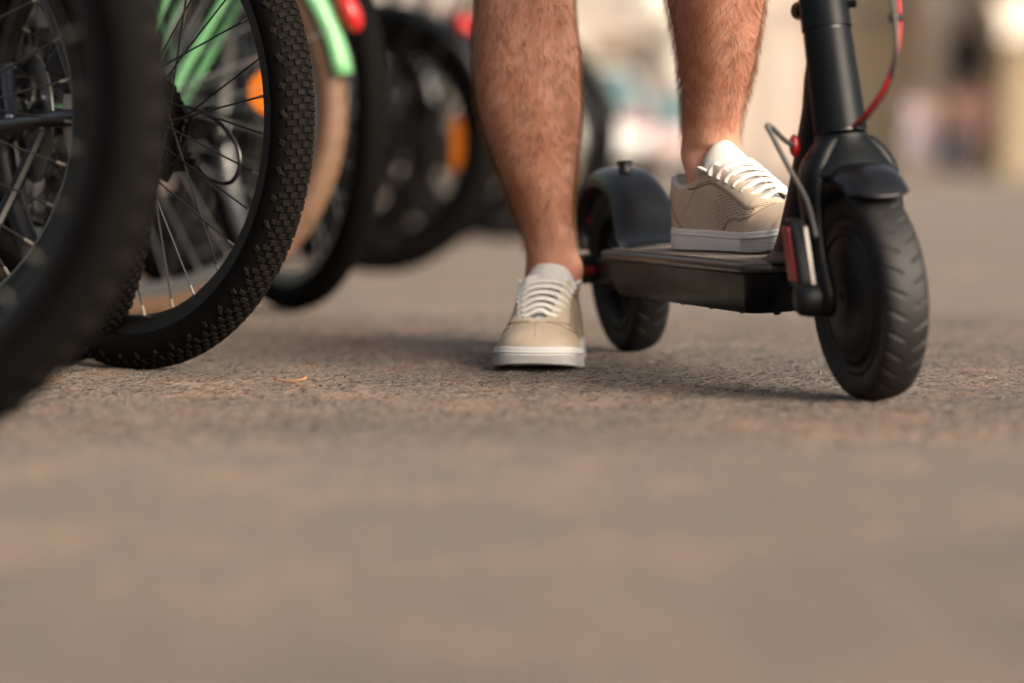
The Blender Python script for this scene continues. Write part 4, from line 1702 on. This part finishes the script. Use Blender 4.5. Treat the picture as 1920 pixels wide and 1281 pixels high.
def make_shoe(parent, mtx, mir, label):
    """mtx places the shoe; mir=+1: inner side is +y, mir=-1 mirrored"""
    def MBm():
        return MB()

    def fin(name, m, mats, par, **kw):
        m.v = [(p[0], p[1] * mir, p[2]) for p in m.v]
        return obj(name, m, mats, par, **kw)
    nx = 110
    xs = [SL * (1 - math.cos(PI * k / nx)) / 2 for k in range(nx + 1)]
    m = MB()
    ns = 26
    rings = []
    for x in xs:
        ring = [upper_pt(x, k / ns, 1) for k in range(ns + 1)] + [upper_pt(x, k / ns, -1) for k in range(ns, -1, -1)]
        rings.append(ring)
    # left and right walls as two sheets; the closed toe meets on the middle line
    for sl in (slice(0, ns + 1), slice(ns + 1, 2 * ns + 2)):
        m.loft([r[sl] for r in rings], closed=False, cap=False)
    shoe = fin('shoe', m, M['leather'], parent, angle=70)
    bm = bmesh.new()
    bm.from_mesh(shoe.data)
    bmesh.ops.remove_doubles(bm, verts=bm.verts, dist=.0002)
    bmesh.ops.dissolve_degenerate(bm, edges=bm.edges, dist=.00005)
    bmesh.ops.recalc_face_normals(bm, faces=bm.faces)
    up_ = max(bm.faces, key=lambda f: f.calc_center_median().x)
    bm.faces.ensure_lookup_table()
    far_ = max(bm.faces, key=lambda f: abs(f.calc_center_median().y))
    if far_.normal.y * far_.calc_center_median().y < 0:
        bmesh.ops.reverse_faces(bm, faces=bm.faces)
    bm.to_mesh(shoe.data)
    bm.free()
    shoe.matrix_local = mtx
    shoe['label'] = label
    sm = shoe.modifiers.new('thick', 'SOLIDIFY')
    sm.thickness = .0022
    sm.offset = -1
    # sole side wall with a ridge along its top, and the dark outsole
    m = MB()
    ts = toe_spring
    zt = z_top
    prof = [(lambda x: ts(x) + .0006, -.0040), (lambda x: ts(x) + .0002, .0006), (lambda x: ts(x) + .0022, .0030), (lambda x: ts(x) * .6 + .4 * zt(x), .0024), (lambda x: ts(x) * .35 + .62 * zt(x), .0015),
            (lambda x: zt(x) - .0082, .0009), (lambda x: zt(x) - .0076, .0020), (lambda x: zt(x) - .0060, .0022), (lambda x: zt(x) - .0052, .0011), (lambda x: zt(x) - .0016, .0010), (lambda x: zt(x) - .0003, .0002), (lambda x: zt(x) - .0002, -.0020), (lambda x: zt(x) - .004, -.004)]
    rings = [sole_ring(f, o) for f, o in prof]
    m.loft(rings, cap=True)
    fin('sole', m, M['sole'], shoe, angle=50)
    m = MB()
    rings = [sole_ring(lambda x: ts(x) + .0001, -.0042), sole_ring(lambda x: ts(x) + .0012, -.0016)]
    m.loft([sole_ring(lambda x: ts(x) + .0000, -.012)] + rings, cap=True)
    fin('outsole', m, M['asphalt_black'], shoe)
    # laid-on panels: eyestay, toe guard, heel counter (as raised patches) with stitched edges

    def patch(xa, xb, slo, shi, off, side, nxp=60, nsp=12):
        rings = []
        for i in range(nxp + 1):
            x = xa + (xb - xa) * i / nxp
            lo, hi = slo(x), shi(x)
            ring = []
            for k in range(nsp + 1):
                s = lo + (hi - lo) * k / nsp
                e = min(1, k / 1.0) if k < 1 else 1
                ee = min(1, min(i, nxp - i) / 1.0)
                ring.append(up(x, s, side, off * min(e, ee) - .0003))
            rings.append(ring)
        m.loft(rings, closed=False, cap=False)
    eye_lo = lambda x: cmap(x, [.066, .10, .13, .16, .185, .210, .226], [.95, .74, .66, .60, .54, .56, .98])
    m = MB()
    for side in (1, -1):
        patch(.068, .2225, eye_lo, lambda x: 1.0, .0016, side)
    fin('eyestay', m, M['leather'], shoe, angle=60)
    m = MB()

    def seam(pts, r=.0005, dash=False, off=.0004):
        P3 = [up(x, s, sd, off) for x, s, sd in pts]
        P3 = catmull(P3, 6)
        if dash:
            for i in range(0, len(P3) - 1, 2):
                m.tube([P3[i], P3[i + 1]], r, n=4)
        else:
            m.tube(P3, r, n=5)

    def line(f, xa, xb, side, n=22):
        return [(xa + (xb - xa) * k / n, f(xa + (xb - xa) * k / n), side) for k in range(n + 1)]
    guard = lambda x: cmap(x, [.150, .160, .18, .205, .219, .2265], [.02, .20, .30, .34, .48, .90])
    heel_l = lambda x: cmap(x, [.012, .03, .05, .062], [.75, .45, .16, .02])
    for side in (1, -1):
        seam(line(lambda x: eye_lo(x) - .012, .068, .2225, side), .00055)
        seam(line(lambda x: eye_lo(x) + .03, .090, .220, side, 30), .0003, True, .0018)
        seam(line(guard, .150, .2265, side), .0005)
        seam(line(lambda x: max(.02, guard(x) - .035), .156, .224, side, 30), .0003, True)
        seam(line(heel_l, .012, .062, side), .0005)
        seam(line(lambda x: cmap(x, [.055, .075, .092], [.30, .62, .90]), .058, .090, side, 14), .0003, True)
    fin('stitching', m, M['stitch'], shoe)
    m = MB()
    for side in (1, -1):
        for i in range(21):
            for j in range(12):
                x = .118 + i * .0050
                s = .10 + j * .052 + (.026 if i % 2 else 0)
                if s > eye_lo(x) - .05:
                    continue
                if x > .150 and s < guard(x) + .045:
                    continue
                if x < .128 + .02 * abs(s - .35) * 2:
                    continue
                if x > .214:
                    continue
                p = up(x, s, side, .0008)
                n_ = upper_n(x, s, side)
                a = n_.orthogonal().normalized()
                b = n_.cross(a)
                m.add([p + (a * math.cos(2 * PI * q / 6) + b * math.sin(2 * PI * q / 6)) * .00110 for q in range(6)], [tuple(range(6))])
    fin('perforation', m, M['perf'], shoe, smooth=False)['kind'] = 'stuff'
    # tongue
    m = MB()
    rings = []
    nt_ = 34
    for i in range(nt_ + 1):
        q = i / nt_
        q = 1 - (1 - q) ** 1.35
        x = .219 - (.219 - .096) * q + .006 * max(0, q - .85)
        hw = cmap(q, [0, .2, .5, .72, .84, .92, .97, 1], [.009, .014, .022, .0275, .0280, .0225, .0150, .004])
        zc = cmap(q, [0, .15, .4, .7, .85, 1], [.0490, .0560, .0715, .0935, .1085, .1270])
        ring = []
        for j in range(17):
            t = -1 + j / 8
            ring.append((x - .010 * t * t * q, hw * math.sin(t * 1.2) / math.sin(1.2), zc - (.0085 + .010 * q) * t * t + (.0 if q < .9 else .0)))
        rings.append(ring)
    m.loft(rings, closed=False, cap=False)
    tg = fin('tongue', m, M['lining'], shoe, angle=180)
    q_ = tg.modifiers.new('thick', 'SOLIDIFY')
    q_.thickness = .005
    q_.offset = 1
    # padded collar: roll along the edge, plus inner wall
    m = MB()
    pth = []
    for k in range(31):
        x = .104 - (.104 - .004) * k / 30
        p = upper_pt(x, 1, 1)
        pth.append(p + Vector((.0015 if x < .02 else 0, -.0035, -.001)))
    back = [(v.x, -v.y + 2 * 0, v.z) for v in pth[::-1]]
    mid = [(.0045, .010, .0815), (.0035, 0, .0835), (.0045, -.010, .0815)]
    pth = pth[:-2] + [Vector(q) for q in mid] + [Vector(q) for q in back[2:]]
    m.tube(pth, .0040, n=10)
    rings = []
    for p in pth:
        p = Vector(p)
        inn = Vector((.055 - p.x, -p.y, 0)).normalized()
        rings.append([p + inn * .002, p + inn * .004 + Vector((0, 0, -.02)), p + inn * .002 + Vector((0, 0, -.045))])
    m.loft(rings, closed=False, cap=False)
    fin('collar_lining', m, M['lining'], shoe, angle=180)
    m = MB()
    rings = []
    for z, dx, hw in [(.052, -.0016, .011), (.062, -.0018, .0115), (.072, -.001, .0115), (.082, .000, .0105), (.0875, .003, .009), (.0865, .007, .008)]:
        rings.append([(dx + .006 * (y / .012) ** 2 + .0, y * hw / .0115, z) for y in [-.0115, -.008, -.004, 0, .004, .008, .0115]])
    m.loft(rings, closed=False, cap=False)
    ht = fin('heel_tab', m, M['lining'], shoe, solid=.003)
    # laces
    m = MB()
    rows = 7
    for k in range(rows):
        x = .2080 - k * .0144
        sE = .84
        a = up(x + .001, sE, 1, .0014)
        b = up(x + .001, sE, -1, .0014)
        zc = cmap(x, [.10, .12, .14, .16, .18, .20, .21], [.1135, .1085, .1000, .0905, .0805, .0700, .0650])
        skew = .0045
        A = Vector((x - skew * .5, a.y, a.z))
        Bp = Vector((x + skew * .5, b.y, b.z))
        A2 = up(x, .97, 1, .0024)
        B2 = up(x, .97, -1, .0024)
        path = [A + Vector((0, 0, -.0025)), A]
        wob = .0006 * math.sin(k * 2.3)
        for q in range(1, 12):
            t = -1 + q / 6
            ye = A2.y + (B2.y - A2.y) * (t + 1) / 2
            ze = A2.z + (B2.z - A2.z) * (t + 1) / 2
            path.append(Vector((x + skew * t * .5 + wob * t, ye, ze + .0058 * (1 - t * t))))
        path += [Bp, Bp + Vector((0, 0, -.0025))]
        m.tube(catmull(path, 2), .0049, n=10, flat=.38, up=(.45, 0, 1))
    # tucked loops beside the top row
    for side in (1, -1):
        p0 = up(.1120, .90, side, .003)
        p1 = up(.1030, .97, side, .006)
        p2 = up(.0950, .97, side, .002)
        p3 = up(.100, .99, side, -.003) + Vector((0, -side * .004, -.004))
        m.tube(catmull([p0, p1 + Vector((0, side * .002, .003)), p2, p3], 6), .0036, n=8, flat=.5)
    m_l = fin('lace', m, M['lace'], shoe, angle=180)
    m = MB()
    for k in range(rows):
        x = .2080 - k * .0144
        for side in (1, -1):
            p = up(x + .001, .83, side, .0012)
            n_ = upper_n(x, .83, side)
            a = n_.orthogonal().normalized()
            b = n_.cross(a)
            m.add([p + (a * math.cos(2 * PI * q / 8) + b * math.sin(2 * PI * q / 8)) * .0019 for q in range(8)], [tuple(range(8))])
    fin('eyelet', m, M['perf'], shoe, smooth=False)['kind'] = 'stuff'
    return shoe


PLOC = Vector((.12, 3.45, 0))
person = empty('person', PLOC)
tag(person, 'bare legged person in beige sneakers, one foot raised on the scooter deck', 'person')
PI4 = Matrix.Translation(-PLOC)
# shoe standing on the ground
S1 = Matrix.Translation((.0600, 3.572, .0012)) @ Matrix.Rotation(R_(-90 - 7.8), 4, 'Z')
make_shoe(person, PI4 @ S1, 1, 'beige sneaker with white laces planted on the asphalt')
# shoe on the deck: placed in the scooter's own frame, so that it sits flat on the mat
S2 = SCM @ Matrix.Translation((.268, -.013, ZT + .0010)) @ Matrix.Rotation(R_(12.6), 4, 'Z')
make_shoe(person, PI4 @ S2, -1, 'beige sneaker with white laces resting on the scooter deck')


# ------------------------------------------------------------ body
def leg_table(rows):
    out = []
    for (py, xl, xr, d) in rows:
        c = P((xl + xr) / 2, py, d)
        e = P(xr, py, d)
        out.append((c, (e.x - c.x) * .975))
    return out


an1 = S1 @ Vector((.064, 0, .075))
an1b = S1 @ Vector((.068, 0, .045))
an2 = S2 @ Vector((.068, 0, .075))
an2b = S2 @ Vector((.072, 0, .045))
L1 = [(an1b, .027), (an1, .0310)] + leg_table([(497, 986, 1090, 3.495), (470, 984, 1083, 3.485), (440, 978, 1078, 3.475), (400, 964, 1074, 3.465), (350, 945, 1077, 3.455), (300, 925, 1082, 3.45), (245, 905, 1088, 3.445), (190, 892, 1091, 3.44), (120, 885, 1089, 3.435), (60, 885, 1083, 3.43), (0, 890, 1078, 3.42), (-60, 897, 1080, 3.41)])
L1 += [(Vector((.012, 3.385, .505)), .058), (Vector((.014, 3.385, .545)), .060), (Vector((.018, 3.42, .62)), .066), (Vector((.026, 3.45, .74)), .080), (Vector((.035, 3.47, .84)), .088)]
L2 = [(an2b, .024), (an2, .0275)] + leg_table([(290, 1279, 1388, 3.345), (268, 1278, 1389, 3.335), (240, 1276, 1389, 3.325), (180, 1277, 1400, 3.30), (120, 1270, 1415, 3.28), (60, 1262, 1425, 3.26), (0, 1249, 1435, 3.245), (-60, 1240, 1446, 3.22), (-120, 1238, 1446, 3.20)])
L2 += [(Vector((.228, 3.165, .555)), .058), (Vector((.228, 3.14, .605)), .060), (Vector((.226, 3.17, .655)), .066), (Vector((.216, 3.28, .76)), .080), (Vector((.205, 3.40, .86)), .088)]


def leg_rings(T, inner, sub=6, n=56, yaw=0):
    """T: (centre, half width); inner=+1 when the inner side is +x"""
    C = catmull([t[0] for t in T], sub)
    zs = [t[0].z for t in T]
    rings = []
    N = len(C)
    for i, c in enumerate(C):
        hw = cmap(i / sub, list(range(len(T))), [t[1] for t in T])
        t = (C[min(i + 1, N - 1)] - C[max(i - 1, 0)]).normalized()
        zrel = (c.z - C[0].z)
        # depth of the section: calf bulges behind, ankle is deep because of the tendon
        back = cmap(zrel, [0, .05, .12, .20, .30, .38, .45], [1.18, 1.20, 1.10, 1.16, 1.26, 1.15, 1.05])
        front = cmap(zrel, [0, .05, .12, .30, .40, .45, .5], [1.05, 1.0, .95, .96, 1.0, 1.12, 1.05])
        ring = []
        for k in range(n):
            a = 2 * PI * k / n
            cx, sy = math.cos(a), math.sin(a)
            r = hw
            dy = sy * r * (back if sy > 0 else front)
            dx = cx * r
            # shin ridge, slightly to the inner side, and flatter inner face
            sh = math.exp(-((a - (1.5 * PI + inner * .22)) / .32) ** 2)
            k2 = .035 * sh * cmap(zrel, [.05, .12, .35, .45], [0, 1, 1, 0])
            # malleoli
            mal = 0
            zz = zrel - .062
            mal += .10 * math.exp(-(zz / .016) ** 2) * math.exp(-((cx * inner - 1) / .35) ** 2)
            mal += .10 * math.exp(-((zz + .008) / .016) ** 2) * math.exp(-((cx * inner + 1) / .35) ** 2)
            # tendon hollows at the back of the ankle
            hol = -.10 * math.exp(-((abs(cx) - .75) / .2) ** 2) * (1 if sy > 0 else 0) * cmap(zrel, [.03, .07, .14, .2], [.5, 1, .6, 0])
            f = 1 + k2 + mal + hol
            ring.append(Vector((c.x + dx * f, c.y + dy * f, c.z)))
        rings.append(ring)
    return rings


m = MB()
R1 = leg_rings(L1, 1)
R2 = leg_rings(L2, -1)
m.loft(R1)
m.loft(R2)
# upper body, above the frame
hipc = Vector((.12, 3.46, 0))


def ringz(cx, cy, z, a, b, n=56):
    return [Vector((cx + a * math.cos(2 * PI * k / n), cy + b * math.sin(2 * PI * k / n), z)) for k in range(n)]


m.loft([ringz(.12, 3.45, z, a, b) for z, a, b in [(.80, .10, .09), (.86, .165, .11), (.95, .170, .115), (1.05, .145, .105), (1.20, .155, .11), (1.35, .18, .115), (1.43, .15, .09), (1.48, .07, .06), (1.52, .058, .058), (1.56, .058, .06)]])
m.ellipsoid((.12, 3.43, 1.67), (.078, .098, .118), 24, 18)
m.ellipsoid((.12, 3.325, 1.655), (.013, .018, .022), 10, 8)
for sx in (-1, 1):
    m.ellipsoid((.12 + sx * .078, 3.44, 1.66), (.010, .018, .030), 8, 8)
    gp = SCM @ Vector((HA(1.07), sx * .17, 1.085))
    sh_ = Vector((.12 + sx * .175, 3.44, 1.38))
    el = sh_.lerp(gp, .5) + Vector((sx * .10, .05, -.06))
    m.tube(catmull([sh_, el, gp + (el - gp).normalized() * .07, gp], 5), [.050, .048, .046, .044, .042, .041, .040, .038, .035, .032, .029, .028, .030, .036, .038, .030], n=12)
    for q in range(4):
        b = gp + Vector((sx * (.012 - .018 * q), -.01, .01))
        m.tube(catmull([b, b + Vector((0, -.03, -.005)), b + Vector((0, -.035, -.035)), b + Vector((0, -.01, -.045))], 3), .0085, n=6)
    m.tube([gp + Vector((-sx * .03, .01, .0)), gp + Vector((-sx * .05, -.015, -.03))], .010, n=6)
m.v = [tuple(Vector(p) - PLOC) for p in m.v]
body = obj('body', m, M['skin'], person, angle=180)
# head hair and clothes, all above the frame
m = MB()
m.ellipsoid(Vector((.12, 3.445, 1.705)) - PLOC, (.086, .104, .095), 20, 14)
obj('hair', m, M['hairmat'], person)
m = MB()
m.loft([ringz(.12, 3.45, z, a, b) for z, a, b in [(.90, .180, .125), (1.05, .160, .12), (1.20, .168, .122), (1.35, .195, .127), (1.44, .14, .09)]], cap=False)
m.v = [tuple(Vector(p) - PLOC) for p in m.v]
obj('shirt', m, M['shirt'], person, solid=.003)
m = MB()
for T, sx in ((L1, 1), (L2, -1)):
    rr = []
    for c, hw in T[-3:]:
        rr.append(ringz(c.x, c.y + .005, c.z, hw * 1.22 + .006, hw * 1.28 + .006))
    m.loft(rr, cap=False)
m.loft([ringz(.12, 3.45, z, a, b) for z, a, b in [(.78, .12, .11), (.84, .185, .13), (.95, .182, .128), (1.0, .17, .12)]], cap=False)
m.v = [tuple(Vector(p) - PLOC) for p in m.v]
obj('shorts', m, M['shorts'], person, solid=.003)


# hair on the shins and calves: thousands of thin curved strands
def leg_hair(rings, zlo, zhi, count, seed, dens=None):
    rg = random.Random(seed)
    m = MB()
    n = len(rings[0])
    ok = [i for i in range(len(rings) - 1) if zlo < rings[i][0].z < zhi]
    H = [rings[i + 1][0].z - rings[i][0].z for i in ok]
    for _ in range(count):
        i = rg.choices(ok, H)[0]
        k = rg.randrange(n)
        fu, fv = rg.random(), rg.random()
        a, b = rings[i][k], rings[i][(k + 1) % n]
        c, d = rings[i + 1][k], rings[i + 1][(k + 1) % n]
        p = (a * (1 - fu) + b * fu) * (1 - fv) + (c * (1 - fu) + d * fu) * fv
        z = p.z
        if z < zlo + .05 and rg.random() > (z - zlo) / .05 * .8 + .1:
            continue
        cen = sum(rings[i], Vector()) / n
        nr = (p - cen)
        nr.z = 0
        nr.normalize()
        side = nr.cross(Vector((0, 0, 1)))
        swirl = math.sin(p.z * 23 + k * .31 + seed) * .5 + math.sin(p.z * 61 + k * .9) * .3
        dirn = (Vector((0, 0, -1)) + side * (swirl * .8 + rg.gauss(0, .6)) + nr * (.40 + .5 * rg.random())).normalized()
        L = rg.uniform(.007, .017)
        w = rg.uniform(.00008, .00015)
        curl = side * rg.gauss(0, .5) - nr * .30
        pts = [p - nr * .0003]
        q = p.copy()
        dd = dirn.copy()
        for s in range(3):
            q = q + dd * (L / 3)
            dd = (dd + curl * .45 + Vector((0, 0, -.12))).normalized()
            pts.append(q.copy())
        rad = [w, w * .95, w * .7, w * .25]
        vs = []
        for j, pt in enumerate(pts):
            for q3 in range(3):
                an = 2 * PI * q3 / 3
                vs.append(pt + (side * math.cos(an) + nr * math.sin(an)) * rad[j])
        fs = []
        for j in range(3):
            for q3 in range(3):
                q4 = (q3 + 1) % 3
                fs.append((3 * j + q3, 3 * j + q4, 3 * j + 3 + q4, 3 * j + 3 + q3))
        m.add([v - PLOC for v in vs], fs)
    o = obj('leg_hair', m, M['hair'], body, norm=False, angle=180)
    o['kind'] = 'stuff'
    return o


leg_hair(R1, .135, .50, HAIRN, 3)
leg_hair(R2, .265, .58, HAIRN, 5)

# loose grit on the road surface
gm = MB()
rgx = random.Random(4)
for _ in range(3600):
    y = rgx.uniform(2.4, 4.6)
    x = rgx.uniform(-.75, .75)
    r = rgx.choice([.0006, .0008, .0010, .0012, .0019])
    a0 = rgx.random() * 6
    base = [(x + r * math.cos(a0 + t * 1.5708) * rgx.uniform(.7, 1.3), y + r * math.sin(a0 + t * 1.5708) * rgx.uniform(.7, 1.3), -.0008) for t in range(4)]
    top = [(x + r * .5 * math.cos(a0 + t * 1.5708 + .3), y + r * .5 * math.sin(a0 + t * 1.5708 + .3), r * rgx.uniform(.7, 1.3)) for t in range(4)]
    gm.add(base + top, [(4, 5, 6, 7), (0, 1, 5, 4), (1, 2, 6, 5), (2, 3, 7, 6), (3, 0, 4, 7)], rgx.choice([0, 0, 1]))
tag(obj('grit', gm, [mat('pale_grit', (.17, .14, .115), .8, var=.5, vscale=60), mat('dark_grit', (.05, .045, .04), .5)], smooth=False), kind='stuff')

# small dry leaf on the asphalt
lp = P(545, 719, 3.10)
leaf = MB()
pts = []
for k in range(9):
    t = -1 + k / 4
    w = .005 * (1 - t * t)
    leaf.v += [(t * .018, -w, .003 + .004 * t * t), (t * .018, 0, .001 + .003 * t * t), (t * .018, w, .003 + .004 * t * t)]
for k in range(8):
    for j in range(2):
        leaf.f.append([3 * k + j, 3 * k + j + 1, 3 * k + 4 + j, 3 * k + 3 + j])
        leaf.m.append(0)
lo = obj('dry_leaf', leaf, mat('dry_leaf', (.45, .24, .13), .6, var=.2, vscale=100), solid=.0004)
lo.location = (lp.x, 3.10, .0015)
lo.rotation_euler = (0, 0, .25)
tag(lo, 'small curled orange brown leaf lying on the asphalt near the knobby tyre', 'leaf')
